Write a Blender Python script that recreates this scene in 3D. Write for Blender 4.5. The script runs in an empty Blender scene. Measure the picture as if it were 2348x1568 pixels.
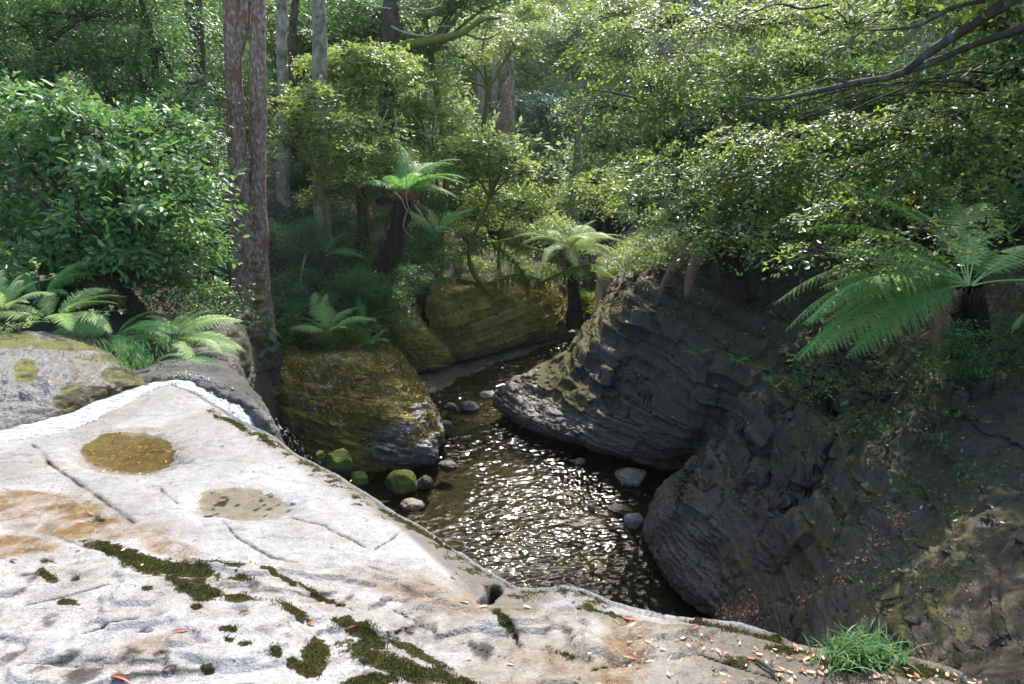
import bpy, math, random
import numpy as np
from mathutils import Vector, Matrix, Euler

# ------------------------------------------------------------------ camera, sky, sun, exposure
scene = bpy.context.scene
col = scene.collection
CAMZ, PITCH, F = 6.5, math.radians(18.0), 1600.0      # F in units of a 2348 px wide picture
cam_d = bpy.data.cameras.new('camera'); cam = bpy.data.objects.new('camera', cam_d); col.objects.link(cam)
cam.location = (0, 0, CAMZ); cam.rotation_euler = (math.radians(90) - PITCH, 0, 0)
cam_d.sensor_width = 36; cam_d.lens = 36 * F / 2348; cam_d.clip_end = 500; cam_d.clip_start = 0.05
scene.camera = cam
SUN_EL, SUN_AZ = math.radians(47), math.radians(9)
w = bpy.data.worlds.new('World'); scene.world = w; w.use_nodes = True
nt = w.node_tree; bg = nt.nodes['Background']
sky = nt.nodes.new('ShaderNodeTexSky'); sky.sky_type = 'NISHITA'; sky.sun_disc = False
sky.sun_elevation = SUN_EL; sky.sun_rotation = SUN_AZ; sky.air_density = 1.0; sky.dust_density = 2.0
nt.links.new(sky.outputs[0], bg.inputs[0]); bg.inputs[1].default_value = 0.15
sd = bpy.data.lights.new('sun', 'SUN'); sd.energy = 2.4; sd.angle = math.radians(0.5); sd.color = (1, .95, .86)
sun = bpy.data.objects.new('sun', sd); col.objects.link(sun); sun.location = (4, 20, 30)
sun_dir = Vector((math.sin(SUN_AZ) * math.cos(SUN_EL), math.cos(SUN_AZ) * math.cos(SUN_EL), math.sin(SUN_EL)))
sun.rotation_euler = sun_dir.to_track_quat('Z', 'Y').to_euler()
vs = scene.view_settings
vs.view_transform = 'Standard'; vs.look = 'None'; vs.gamma = 1; vs.use_curve_mapping = False; vs.exposure = 2.0
scene.cycles.max_bounces = 7; scene.cycles.transparent_max_bounces = 10
scene.cycles.diffuse_bounces = 3; scene.cycles.glossy_bounces = 3; scene.cycles.transmission_bounces = 5
scene.cycles.caustics_reflective = False; scene.cycles.caustics_refractive = False

# ------------------------------------------------------------------ helpers: measuring, noise, meshes
CT, ST = math.cos(PITCH), math.sin(PITCH)
CAM = np.array([0, 0, CAMZ])
def ray(px, py):
    a = (px - 1174) / F; b = (784 - py) / F
    return np.array([a, CT + b * ST, -ST + b * CT])
def aty(px, py, Y):
    d = ray(px, py); return CAM + d * (Y / d[1])
def atz(px, py, z):
    d = ray(px, py); return CAM + d * ((z - CAMZ) / d[2])
def project(P):
    x = P[:, 0]; y = P[:, 1]; z = P[:, 2] - CAMZ
    dep = y * CT - z * ST; up = y * ST + z * CT
    return 1174 + F * x / dep, 784 - F * up / dep

def vnoise(P, seed=0):
    P = np.asarray(P, dtype=np.float64)
    i = np.floor(P).astype(np.int64); f = P - i; u = f * f * f * (f * (f * 6 - 15) + 10)
    def h(a, b, c):
        n = (a * 73856093) ^ (b * 19349663) ^ (c * 83492791) ^ (seed * 2654435761)
        n = n & 0xffffffff
        n = ((n ^ (n >> 15)) * 2246822519) & 0xffffffff
        n = ((n ^ (n >> 13)) * 3266489917) & 0xffffffff
        return ((n ^ (n >> 16)) & 0xffff) / 32767.5 - 1
    a, b, c = i[:, 0], i[:, 1], i[:, 2]
    ux, uy, uz = u[:, 0], u[:, 1], u[:, 2]
    r = 0
    for dz, wz in ((0, 1 - uz), (1, uz)):
        for dy, wy in ((0, 1 - uy), (1, uy)):
            r = r + wz * wy * ((1 - ux) * h(a, b + dy, c + dz) + ux * h(a + 1, b + dy, c + dz))
    return r
def fbm(P, scale, octv=4, seed=0, gain=.5):
    P = np.asarray(P) * scale; r = 0; a = 1; t = 0
    for k in range(octv):
        r = r + a * vnoise(P + 17.3 * k, seed + k); t += a; a *= gain; P = P * 2.03
    return r / t
def hash1(n, seed=0):
    return (np.sin(n * 12.9898 + seed * 78.233) * 43758.5453) % 1.0
def smooth(a, b, x):
    t = np.clip((x - a) / (b - a), 0, 1); return t * t * (3 - 2 * t)

def mesh_np(name, V, Fq=None, Ft=None, mat=None, attrs=None, smooth_sh=True):
    me = bpy.data.meshes.new(name)
    V = np.asarray(V, dtype=np.float32); me.vertices.add(len(V)); me.vertices.foreach_set('co', V.ravel())
    loops = []; starts = []; n = 0
    for Fa in (Fq, Ft):
        if Fa is None or len(Fa) == 0: continue
        Fa = np.asarray(Fa, dtype=np.int32); k = Fa.shape[1]
        loops.append(Fa.ravel()); starts.append(n + np.arange(len(Fa), dtype=np.int32) * k); n += Fa.size
    loops = np.concatenate(loops); starts = np.concatenate(starts)
    me.loops.add(len(loops)); me.loops.foreach_set('vertex_index', loops)
    me.polygons.add(len(starts)); me.polygons.foreach_set('loop_start', starts)
    if smooth_sh: me.polygons.foreach_set('use_smooth', np.ones(len(starts), dtype=bool))
    for k, a in (attrs or {}).items():
        at = me.attributes.new(k, 'FLOAT', 'POINT'); at.data.foreach_set('value', np.asarray(a, dtype=np.float32))
    me.update(calc_edges=True); me.validate()
    if mat: me.materials.append(mat)
    return me
def link(name, me, parent=None, loc=None, rot=None, scale=None):
    o = bpy.data.objects.new(name, me); col.objects.link(o)
    if parent: o.parent = parent
    if loc is not None: o.location = tuple(float(v) for v in loc)
    if rot is not None: o.rotation_euler = rot
    if scale is not None: o.scale = (scale,) * 3 if isinstance(scale, (int, float)) else scale
    return o
def tag(o, label=None, cat=None, group=None, kind=None):
    if label: o['label'] = label
    if cat: o['category'] = cat
    if group: o['group'] = group
    if kind: o['kind'] = kind
    return o
def thing(name, label, cat, loc, group=None):
    o = bpy.data.objects.new(name, None); col.objects.link(o); o.location = tuple(float(v) for v in loc)
    o.empty_display_size = .1
    return tag(o, label, cat, group)

def grid_faces(nr, nc, wrap=False):
    r = np.arange(nr - 1)[:, None]; c = np.arange(nc - 1 + (1 if wrap else 0))[None, :]
    c2 = (c + 1) % nc
    return np.stack([r * nc + c, r * nc + c2, (r + 1) * nc + c2, (r + 1) * nc + c], -1).reshape(-1, 4)
def catmull(A, n):
    """resample the first axis of A to n evenly spaced parameter values"""
    m = len(A); t = np.linspace(0, m - 1, n); i = np.minimum(t.astype(int), m - 2); f = (t - i)
    g = lambda k: A[np.clip(k, 0, m - 1)]
    p0, p1, p2, p3 = g(i - 1), g(i), g(i + 1), g(i + 2)
    f = f.reshape((-1,) + (1,) * (A.ndim - 1))
    return .5 * (2 * p1 + (p2 - p0) * f + (2 * p0 - 5 * p1 + 4 * p2 - p3) * f ** 2 + (3 * p1 - p0 - 3 * p2 + p3) * f ** 3)
def grid_normals(G):
    du = np.gradient(G, axis=0); dv = np.gradient(G, axis=1)
    n = np.cross(du, dv); n /= np.linalg.norm(n, axis=2, keepdims=True) + 1e-9
    return n
def loft(ctrl, nr, nc, dispf=None, face=None):
    """ctrl: columns of rows of 3D points -> displaced grid (rows, cols)"""
    C = np.array(ctrl, dtype=float)
    G = catmull(C, nc); G = catmull(np.swapaxes(G, 0, 1), nr)
    N = grid_normals(G)
    ref = (CAM if face is None else np.array(face)) - G
    if (N * ref).sum() < 0: N = -N; flip = True
    else: flip = False
    if dispf is not None:
        d = dispf(G.reshape(-1, 3), N.reshape(-1, 3)).reshape(nr, nc, 1)
        G = G + N * d
        N = grid_normals(G) * (-1 if flip else 1)
    Fc = grid_faces(nr, nc)
    if not flip: pass
    else: Fc = Fc[:, ::-1]
    return G.reshape(-1, 3), N.reshape(-1, 3), Fc
def strata(P, thick=.16, amp=.06, tilt=(.10, -.05), seed=0, notch=.05):
    s = P[:, 2] + tilt[0] * P[:, 0] + tilt[1] * P[:, 1] + .26 * fbm(P, .55, 3, seed + 5) + .05 * fbm(P, 2.1, 3, seed + 6) + .015 * fbm(P, 7, 2, seed + 9)
    on = .12 + .88 * smooth(-.22, .28, fbm(P * np.array([1, 1, 1.8]), .75, 3, seed + 12))
    s = s / thick
    out = 0
    for k, (fr, a) in enumerate(((1, 1), (2.7, .4))):
        q = s * fr; i = np.floor(q); f = q - i
        h0 = hash1(i, seed + k); h1 = hash1(i + 1, seed + k)
        step = h0 + (h1 - h0) * smooth(.80, 1.0, f)
        # a dark parting line under each bed, broken up along its length
        br = smooth(-.25, .35, fbm(P + i[:, None] * 3.1, 1.6, 2, seed + 31))
        out = out + a * ((step - .5) * 2 * amp - notch * br * np.exp(-((f - .92) / .07) ** 2))
    return out * on

def leaf_pts(poly, P2):
    """signed distance (negative inside) of 2D points to a closed polygon"""
    poly = np.asarray(poly, float); x, y = P2[:, 0], P2[:, 1]
    best = np.full(len(P2), 1e9); inside = np.zeros(len(P2), bool)
    for k in range(len(poly)):
        a = poly[k]; b = poly[(k + 1) % len(poly)]
        best = np.minimum(best, seg_dist(a, b, x, y))
        if a[1] != b[1]:
            c = ((a[1] > y) != (b[1] > y)) & (x < (b[0] - a[0]) * (y - a[1]) / (b[1] - a[1]) + a[0])
            inside ^= c
    return np.where(inside, -best, best)
def seg_dist(a, b, x, y):
    dx, dy = b[0] - a[0], b[1] - a[1]; L = dx * dx + dy * dy + 1e-12
    t = np.clip(((x - a[0]) * dx + (y - a[1]) * dy) / L, 0, 1)
    return np.hypot(x - a[0] - t * dx, y - a[1] - t * dy)
def line_dist(pl, x, y):
    d = np.full(len(x), 1e9)
    for a, b in zip(pl[:-1], pl[1:]): d = np.minimum(d, seg_dist(a, b, x, y))
    return d

# ------------------------------------------------------------------ materials
def mat_new(name):
    m = bpy.data.materials.new(name); m.use_nodes = True
    n = m.node_tree.nodes; l = m.node_tree.links
    p = n['Principled BSDF']; return m, n, l, p
def N_(n, t, **kw):
    x = n.new(t)
    for k, v in kw.items(): setattr(x, k, v)
    return x
def noise_node(n, l, scale, detail=5, rough=.55, vec=None, dist=0):
    t = n.new('ShaderNodeTexNoise'); t.inputs['Scale'].default_value = scale; t.inputs['Detail'].default_value = detail
    t.inputs['Roughness'].default_value = rough; t.inputs['Distortion'].default_value = dist
    if vec is not None: l.new(vec, t.inputs['Vector'])
    return t.outputs['Fac']
def ramp(n, l, fac, stops, interp='LINEAR'):
    r = n.new('ShaderNodeValToRGB'); r.color_ramp.interpolation = interp
    e = r.color_ramp.elements
    while len(e) < len(stops): e.new(.5)
    for q, (p, c) in zip(e, stops): q.position = p; q.color = (*c, 1) if len(c) == 3 else c
    l.new(fac, r.inputs[0]); return r.outputs[0]
def mixc(n, l, fac, a, b, mode='MIX'):
    m = n.new('ShaderNodeMix'); m.data_type = 'RGBA'; m.blend_type = mode
    for s, v in ((0, fac), (6, a), (7, b)):
        if isinstance(v, (int, float)): m.inputs[s].default_value = v
        elif isinstance(v, tuple): m.inputs[s].default_value = (*v, 1)
        else: l.new(v, m.inputs[s])
    return m.outputs[2]
def math_(n, l, op, a, b=0.0, clamp=False):
    m = n.new('ShaderNodeMath'); m.operation = op; m.use_clamp = clamp
    for s, v in ((0, a), (1, b)):
        if isinstance(v, (int, float)): m.inputs[s].default_value = v
        else: l.new(v, m.inputs[s])
    return m.outputs[0]
def attr(n, name):
    a = n.new('ShaderNodeAttribute'); a.attribute_name = name; return a.outputs['Fac']
def bump(n, l, p, h, strength=.5, dist=.02):
    b = n.new('ShaderNodeBump'); b.inputs['Strength'].default_value = strength; b.inputs['Distance'].default_value = dist
    l.new(h, b.inputs['Height']); l.new(b.outputs[0], p.inputs['Normal']); return b

def leaf_mat(name, stops, rough=.42, trans=.35, tcol=(.30, .42, .05), spec=.5):
    m, n, l, p = mat_new(name)
    c = ramp(n, l, attr(n, 'rnd'), stops)
    l.new(c, p.inputs['Base Color']); p.inputs['Roughness'].default_value = rough
    p.inputs['Specular IOR Level'].default_value = spec
    t = n.new('ShaderNodeBsdfTranslucent')
    tc = mixc(n, l, .5, c, tcol); l.new(tc, t.inputs[0])
    mx = n.new('ShaderNodeMixShader'); mx.inputs[0].default_value = trans
    l.new(p.outputs[0], mx.inputs[1]); l.new(t.outputs[0], mx.inputs[2])
    l.new(mx.outputs[0], n['Material Output'].inputs[0]); return m
M = {}
M['leaf_broad'] = leaf_mat('broad_leaf', [(0, (.030, .085, .026)), (.5, (.070, .165, .050)), (.9, (.14, .26, .085)), (1, (.30, .42, .18))], .46, .38, (.26, .46, .08), .45)
M['leaf_dark'] = leaf_mat('dark_leaf', [(0, (.022, .062, .020)), (.6, (.055, .135, .036)), (1, (.13, .25, .07))], .42, .40, (.22, .42, .05))
M['leaf_olive'] = leaf_mat('olive_leaf', [(0, (.06, .11, .025)), (.5, (.15, .235, .05)), (.85, (.27, .35, .08)), (1, (.42, .42, .11))], .42, .45, (.50, .62, .08))
M['leaf_beech'] = leaf_mat('beech_leaf', [(0, (.026, .055, .013)), (.5, (.070, .125, .028)), (.90, (.15, .22, .045)), (.98, (.30, .20, .04)), (1, (.40, .30, .07))], .40, .50, (.44, .60, .08), .55)
M['leaf_far'] = leaf_mat('far_leaf', [(0, (.08, .13, .05)), (.5, (.19, .27, .10)), (1, (.38, .46, .20))], .5, .48, (.54, .64, .22))  # pale greens: the haze and brightness of distance put into the colour
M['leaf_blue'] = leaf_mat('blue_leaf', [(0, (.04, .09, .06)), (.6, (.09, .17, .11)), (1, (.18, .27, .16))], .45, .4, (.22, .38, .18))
M['fern'] = leaf_mat('fern_leaf', [(0, (.08, .20, .06)), (.5, (.13, .30, .085)), (1, (.21, .40, .12))], .5, .42, (.32, .62, .10), .3)
M['fern_pale'] = leaf_mat('pale_fern_leaf', [(0, (.18, .27, .10)), (.5, (.28, .39, .15)), (1, (.40, .50, .22))], .5, .42, (.42, .56, .16), .3)
M['fern_lime'] = leaf_mat('lime_fern_leaf', [(0, (.20, .31, .09)), (.5, (.32, .46, .15)), (1, (.45, .58, .22))], .5, .45, (.42, .66, .12), .3)
M['fern_yellow'] = leaf_mat('yellow_fern_leaf', [(0, (.20, .28, .04)), (.5, (.30, .40, .06)), (1, (.42, .48, .10))], .5, .45, (.55, .66, .08), .3)
M['fern_brown'] = leaf_mat('brown_fern_leaf', [(0, (.14, .075, .06)), (.5, (.26, .14, .11)), (1, (.36, .25, .12))], .6, .35, (.30, .16, .08), .2)
M['grass'] = leaf_mat('grass_blade', [(0, (.05, .13, .04)), (.7, (.09, .21, .055)), (1, (.26, .30, .13))], .5, .35, (.22, .38, .08), .3)
M['moss_tuft'] = leaf_mat('moss_leaf', [(0, (.014, .015, .009)), (.5, (.034, .037, .014)), (.8, (.075, .08, .02)), (1, (.16, .16, .03))], .8, .2, (.2, .22, .03), .1)
M['moss_fur'] = leaf_mat('moss_fur', [(0, (.028, .026, .008)), (.35, (.12, .085, .017)), (.65, (.20, .19, .026)), (1, (.32, .34, .05))], .8, .25, (.22, .22, .03), .1)
M['litter'] = leaf_mat('dead_leaf', [(0, (.16, .06, .03)), (.4, (.32, .13, .05)), (.75, (.46, .28, .14)), (1, (.68, .55, .36))], .5, .15, (.4, .2, .05), .4)
M['red_leaf'] = leaf_mat('red_leaf', [(0, (.16, .035, .018)), (1, (.32, .09, .04))], .4, .15, (.5, .1, .03), .5)

def bark_mat(name, a, b, c, moss=0.0, mossc=(.07, .075, .015), scale=1.0):
    m, n, l, p = mat_new(name)
    tc = n.new('ShaderNodeTexCoord'); mp = n.new('ShaderNodeMapping'); mp.inputs['Scale'].default_value = (scale, scale, scale * .5)
    l.new(tc.outputs['Object'], mp.inputs[0]); v = mp.outputs[0]
    f = noise_node(n, l, 9, 8, .65, v); f2 = noise_node(n, l, 2.6, 4, .5, v, .6)
    cc = ramp(n, l, f, [(.30, a), (.52, b), (.72, c)])
    patch = ramp(n, l, f2, [(.55, (0, 0, 0)), (.62, (.8, .8, .8))])
    cc = mixc(n, l, patch, cc, tuple(x * y for x, y in zip(b, (.70, .48, .38))))
    if moss:
        f3 = noise_node(n, l, 3.3, 5, .6, tc.outputs['Object'])
        mk = ramp(n, l, math_(n, l, 'ADD', f3, moss - .5), [(.42, (0, 0, 0)), (.55, (1, 1, 1))])
        cc = mixc(n, l, mk, cc, mossc)
    l.new(cc, p.inputs['Base Color']); p.inputs['Roughness'].default_value = .85
    p.inputs['Specular IOR Level'].default_value = .2
    bump(n, l, p, f, 1.0, .04); return m
M['bark_pale'] = bark_mat('pale_bark', (.055, .034, .026), (.25, .17, .125), (.50, .43, .37), scale=2.4)
M['bark_grey'] = bark_mat('grey_bark', (.07, .055, .04), (.23, .20, .15), (.38, .34, .27), moss=.38)
M['bark_dark'] = bark_mat('dark_bark', (.02, .015, .01), (.06, .045, .03), (.11, .09, .065), moss=.25)
M['bark_moss'] = bark_mat('mossy_bark', (.03, .025, .015), (.09, .07, .04), (.15, .12, .07), moss=.62, mossc=(.12, .12, .02))
M['twig'] = bark_mat('twig_bark', (.02, .017, .014), (.05, .045, .038), (.12, .11, .10))
M['twig_pale'] = bark_mat('pale_twig', (.12, .10, .07), (.30, .27, .20), (.42, .38, .30))
M['fern_trunk'] = bark_mat('fern_trunk_fibre', (.008, .006, .005), (.028, .020, .014), (.06, .045, .03), moss=.1)
M['rust'] = bark_mat('rusty_fibre', (.10, .04, .02), (.24, .11, .06), (.34, .18, .10))

def rock_mat(name, dark, mid, light, mossa, mossb, wet=.35):
    m, n, l, p = mat_new(name)
    tc = n.new('ShaderNodeTexCoord'); ob = tc.outputs['Object']
    mp = n.new('ShaderNodeMapping'); mp.inputs['Scale'].default_value = (1, 1, 3.5); mp.inputs['Rotation'].default_value = (.05, -.10, 0)
    l.new(ob, mp.inputs[0]); v = mp.outputs[0]
    f1 = noise_node(n, l, 2.2, 8, .6, v, .4); f2 = noise_node(n, l, 14, 6, .65, v)
    c = ramp(n, l, f1, [(.30, dark), (.5, mid), (.72, light)])
    c = mixc(n, l, .5, c, ramp(n, l, f2, [(.3, tuple(x * .55 for x in mid)), (.7, tuple(min(1, x * 1.35) for x in light))]))
    f3 = noise_node(n, l, 5, 8, .65, ob); f4 = noise_node(n, l, 38, 4, .6, ob)
    mk = math_(n, l, 'ADD', attr(n, 'moss'), math_(n, l, 'MULTIPLY', math_(n, l, 'SUBTRACT', f3, .5), 1.7))
    mask = ramp(n, l, mk, [(.42, (0, 0, 0)), (.58, (1, 1, 1))])
    mc = ramp(n, l, math_(n, l, 'ADD', math_(n, l, 'MULTIPLY', f4, .5), math_(n, l, 'MULTIPLY', noise_node(n, l, 1.6, 5, .6, ob), .5)), [(.32, mossa), (.66, mossb)])
    c = mixc(n, l, mask, c, mc)
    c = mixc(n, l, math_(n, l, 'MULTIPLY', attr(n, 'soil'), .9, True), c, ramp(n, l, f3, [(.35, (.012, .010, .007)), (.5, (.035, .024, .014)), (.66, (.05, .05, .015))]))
    l.new(c, p.inputs['Base Color'])
    wf = noise_node(n, l, 1.3, 4, .5, ob)
    rg = ramp(n, l, wf, [(.35, (wet,) * 3), (.65, (min(.9, wet + .3),) * 3)])
    rr = mixc(n, l, mask, rg, (.95, .95, .95))
    l.new(rr, p.inputs['Roughness']); p.inputs['Specular IOR Level'].default_value = .5
    h = math_(n, l, 'ADD', math_(n, l, 'MULTIPLY', f2, .6), math_(n, l, 'MULTIPLY', f4, .5))
    h = math_(n, l, 'ADD', h, math_(n, l, 'MULTIPLY', f1, .5))
    bump(n, l, p, h, .9, .035); return m
M['rock'] = rock_mat('wet_dark_rock', (.009, .007, .005), (.030, .023, .016), (.066, .053, .040), (.020, .019, .006), (.075, .068, .012))
M['rock_moss'] = rock_mat('mossy_rock', (.03, .03, .028), (.075, .072, .066), (.17, .16, .15), (.050, .042, .009), (.27, .215, .032), .3)
M['rock_black'] = rock_mat('black_wet_rock', (.010, .010, .010), (.025, .023, .021), (.06, .055, .05), (.026, .026, .008), (.07, .075, .016), .62)  # near-black for wet rock, with the cleft's shade put into the colour
M['rock_face'] = rock_mat('wet_boulder', (.018, .017, .016), (.060, .057, .052), (.115, .112, .108), (.035, .035, .008), (.13, .13, .016), .22)
M['rock_green'] = rock_mat('green_mossy_rock', (.02, .02, .02), (.05, .05, .045), (.10, .10, .09), (.022, .030, .007), (.17, .19, .02), .3)
M['rock_grey'] = rock_mat('grey_stone', (.06, .06, .06), (.13, .13, .125), (.24, .235, .225), (.08, .08, .02), (.12, .12, .03), .22)
M['rock_brown'] = rock_mat('brown_stone', (.05, .035, .02), (.12, .09, .055), (.20, .16, .11), (.08, .08, .02), (.12, .12, .03), .22)

# pale sandstone of the ledge
m, n, l, p = mat_new('pale_sandstone'); M['slab'] = m
tc = n.new('ShaderNodeTexCoord'); ob = tc.outputs['Object']
f1 = noise_node(n, l, 1.7, 7, .6, ob, .3); f2 = noise_node(n, l, 16, 7, .68, ob); f3 = noise_node(n, l, 90, 4, .6, ob)
c = ramp(n, l, f1, [(.30, (.16, .153, .142)), (.5, (.33, .322, .31)), (.66, (.47, .46, .45))])
c = mixc(n, l, .45, c, ramp(n, l, f2, [(.32, (.085, .08, .073)), (.5, (.29, .282, .27)), (.68, (.45, .44, .43))]))
c = mixc(n, l, .35, c, ramp(n, l, f3, [(.35, (.09, .086, .08)), (.62, (.30, .292, .28))]))
lk = ramp(n, l, noise_node(n, l, 7, 9, .75, ob, .8), [(.50, (0,) * 3), (.60, (.75,) * 3)])
c = mixc(n, l, math_(n, l, 'MULTIPLY', lk, attr(n, 'mottle')), c, ramp(n, l, f3, [(.3, (.04, .036, .03)), (.7, (.16, .15, .135))]))
tn = math_(n, l, 'MULTIPLY', attr(n, 'tan'), ramp(n, l, noise_node(n, l, 3, 6, .6, ob, .4), [(.35, (.3,) * 3), (.6, (1,) * 3)]))
c = mixc(n, l, tn, c, ramp(n, l, f2, [(.3, (.085, .062, .040)), (.7, (.24, .20, .15))]))
bk = math_(n, l, 'MULTIPLY', attr(n, 'brown'), ramp(n, l, noise_node(n, l, 6, 7, .65, ob, .5), [(.30, (.15,) * 3), (.62, (1.15,) * 3)]), True)
c = mixc(n, l, bk, c, ramp(n, l, f2, [(.3, (.045, .022, .007)), (.5, (.125, .068, .020)), (.72, (.24, .165, .075))]))
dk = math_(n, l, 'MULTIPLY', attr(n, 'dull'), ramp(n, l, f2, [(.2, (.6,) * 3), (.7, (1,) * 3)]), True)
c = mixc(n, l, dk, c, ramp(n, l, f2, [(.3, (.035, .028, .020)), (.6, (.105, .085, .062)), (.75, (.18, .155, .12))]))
mm = ramp(n, l, math_(n, l, 'ADD', attr(n, 'moss'), math_(n, l, 'MULTIPLY', math_(n, l, 'SUBTRACT', noise_node(n, l, 13, 7, .7, ob), .5), 1.9)), [(.45, (0,) * 3), (.56, (1,) * 3)])
c = mixc(n, l, mm, c, ramp(n, l, f3, [(.35, (.014, .015, .008)), (.65, (.050, .050, .017))]))
ck = math_(n, l, 'MULTIPLY', attr(n, 'crack'), 1.0, True)
c = mixc(n, l, ck, c, (.010, .008, .006))
sp = ramp(n, l, noise_node(n, l, 26, 3, .5, ob, 1.0), [(.66, (0,) * 3), (.72, (.8,) * 3)])
c = mixc(n, l, sp, c, (.05, .046, .04))
l.new(c, p.inputs['Base Color'])
wt = ramp(n, l, noise_node(n, l, 2.3, 5, .6, ob), [(.42, (.30,) * 3), (.58, (.62,) * 3)])
l.new(mixc(n, l, mm, mixc(n, l, attr(n, 'wet'), wt, (.16, .16, .16)), (.95, .95, .95)), p.inputs['Roughness'])
l.new(math_(n, l, 'MULTIPLY', math_(n, l, 'SUBTRACT', 1.0, math_(n, l, 'MAXIMUM', ck, mm)), .22, True), p.inputs['Specular IOR Level'])
h = math_(n, l, 'ADD', math_(n, l, 'MULTIPLY', f2, .7), math_(n, l, 'MULTIPLY', f3, .35)); bump(n, l, p, h, 1.0, .022)

# forest floor
m, n, l, p = mat_new('forest_soil'); M['soil'] = m
tc = n.new('ShaderNodeTexCoord'); ob = tc.outputs['Object']
f1 = noise_node(n, l, 1.2, 6, .6, ob); f2 = noise_node(n, l, 25, 6, .7, ob)
c = mixc(n, l, .5, ramp(n, l, f1, [(.35, (.018, .022, .008)), (.5, (.035, .030, .016)), (.65, (.05, .055, .014))]), ramp(n, l, f2, [(.35, (.012, .010, .007)), (.65, (.075, .05, .028))]))
l.new(c, p.inputs['Base Color']); p.inputs['Roughness'].default_value = .9; bump(n, l, p, f2, 1, .06)

# stream bed
m, n, l, p = mat_new('stream_bed'); M['bed'] = m
tc = n.new('ShaderNodeTexCoord'); ob = tc.outputs['Object']
vo = n.new('ShaderNodeTexVoronoi'); vo.inputs['Scale'].default_value = 5.5; vo.inputs['Randomness'].default_value = 1
nz = noise_node(n, l, 3, 5, .6, ob); mv = n.new('ShaderNodeVectorMath'); mv.operation = 'ADD'; l.new(ob, mv.inputs[0]); l.new(nz, mv.inputs[1]); l.new(mv.outputs[0], vo.inputs['Vector'])
c = mixc(n, l, .5, ramp(n, l, vo.outputs['Color'], [(.1, (.018, .016, .010)), (.5, (.05, .041, .024)), (.9, (.10, .08, .048))]), ramp(n, l, noise_node(n, l, .9, 6, .6, ob), [(.35, (.025, .024, .010)), (.6, (.08, .055, .022))]))
l.new(c, p.inputs['Base Color']); p.inputs['Roughness'].default_value = .6
bump(n, l, p, vo.outputs['Distance'], .8, .04)

def water_mat(name, tint, rough, bstr=.25, bscale=14):
    m, n, l, p = mat_new(name)
    n.remove(p)
    tr = n.new('ShaderNodeBsdfTransparent'); tr.inputs[0].default_value = (*tint, 1)
    gl = n.new('ShaderNodeBsdfGlossy'); gl.inputs['Roughness'].default_value = rough; gl.inputs[0].default_value = (1, 1, 1, 1)
    fr = n.new('ShaderNodeFresnel'); fr.inputs[0].default_value = 1.33
    mx = n.new('ShaderNodeMixShader'); l.new(fr.outputs[0], mx.inputs[0]); l.new(tr.outputs[0], mx.inputs[1]); l.new(gl.outputs[0], mx.inputs[2])
    tc = n.new('ShaderNodeTexCoord'); mp = n.new('ShaderNodeMapping'); mp.inputs['Scale'].default_value = (1, 1.7, 1); l.new(tc.outputs['Object'], mp.inputs[0])
    f = noise_node(n, l, bscale, 4, .6, mp.outputs[0], .5)
    b = n.new('ShaderNodeBump'); b.inputs['Strength'].default_value = bstr; b.inputs['Distance'].default_value = .02
    l.new(f, b.inputs['Height']); l.new(b.outputs[0], gl.inputs['Normal']); l.new(b.outputs[0], fr.inputs['Normal'])
    l.new(mx.outputs[0], n['Material Output'].inputs[0]); return m
M['water'] = water_mat('stream_water', (.44, .42, .33), .06, .15, 9)
M['puddle'] = water_mat('puddle_water', (.95, .92, .84), .06, .03, 6)
M['pool'] = water_mat('pool_water', (.80, .72, .50), .03, .03, 6)
m, n, l, p = mat_new('white_water'); M['foam'] = m
tc = n.new('ShaderNodeTexCoord')
mp = n.new('ShaderNodeMapping'); mp.inputs['Scale'].default_value = (.6, 2.2, 1); mp.inputs['Rotation'].default_value = (0, 0, -.35); l.new(tc.outputs['Object'], mp.inputs[0])
f = noise_node(n, l, 22, 7, .7, mp.outputs[0], .6)
l.new(ramp(n, l, f, [(.30, (.10, .115, .12)), (.46, (.27, .29, .30)), (.60, (.66, .68, .70))]), p.inputs['Base Color']); p.inputs['Roughness'].default_value = .35
bump(n, l, p, f, 1, .03)
# ------------------------------------------------------------------ the ground: forest floor and far slopes round the gorge
GS = [(-3.0, 8.5, 3.6), (-3.2, 10, 3.2), (-4.5, 12, 3.0), (-5.3, 14, 2.4), (-5, 15, 2.1), (-3.8, 15, 1.7), (-2.5, 16, 1.3), (-3, 17.5, 1.6), (-2, 19.5, 1.8),
      (-1, 21, 1.7), (0, 21.5, 1.5), (.8, 23, 1.1), (1.5, 25, 1), (-5, 17, 3.4), (-6.5, 19.5, 4.6), (-4, 20, 3.0), (-2, 23, 2.6), (0, 25, 2.0),
      (-4, 7, 3.8), (-5, 8, 4.0), (-7, 9, 4.3), (-9, 8, 4.6), (-7, 12, 4.1), (-10, 14, 5.2), (-9, 18, 5.6), (-14, 12, 6.6), (-14, 20, 8),
      (-5, 6.2, 4.0), (-3.2, 6.6, 3.8), (-6, 4, 4.1), (-2.4, 6.5, 3.8), (-9, 3, 4.5), (-6, 0, 4.2), (-2.6, 9.5, 3.2),
      (3.4, 18.7, 1.6), (4, 16, 2.2), (5.5, 13, 2.8), (7, 11, 2.8), (7.5, 8, 2.9), (7, 6, 2.9), (6, 4.5, 2.9), (10, 6, 5), (12, 10, 6.5), (10, 15, 6.5),
      (7, 20, 4.5), (12, 20, 8), (4, 24, 2.0), (7, 27, 4.5), (6, 1, 3.0), (12, 0, 5)]
def far_ground(x, y):
    xc = .075 * y - .2
    return .6 + .62 * np.maximum(np.abs(x - xc) - 1.5, 0) ** 1.02 + .75 * np.maximum(y - 44, 0)
GP = np.array(GS)
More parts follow.
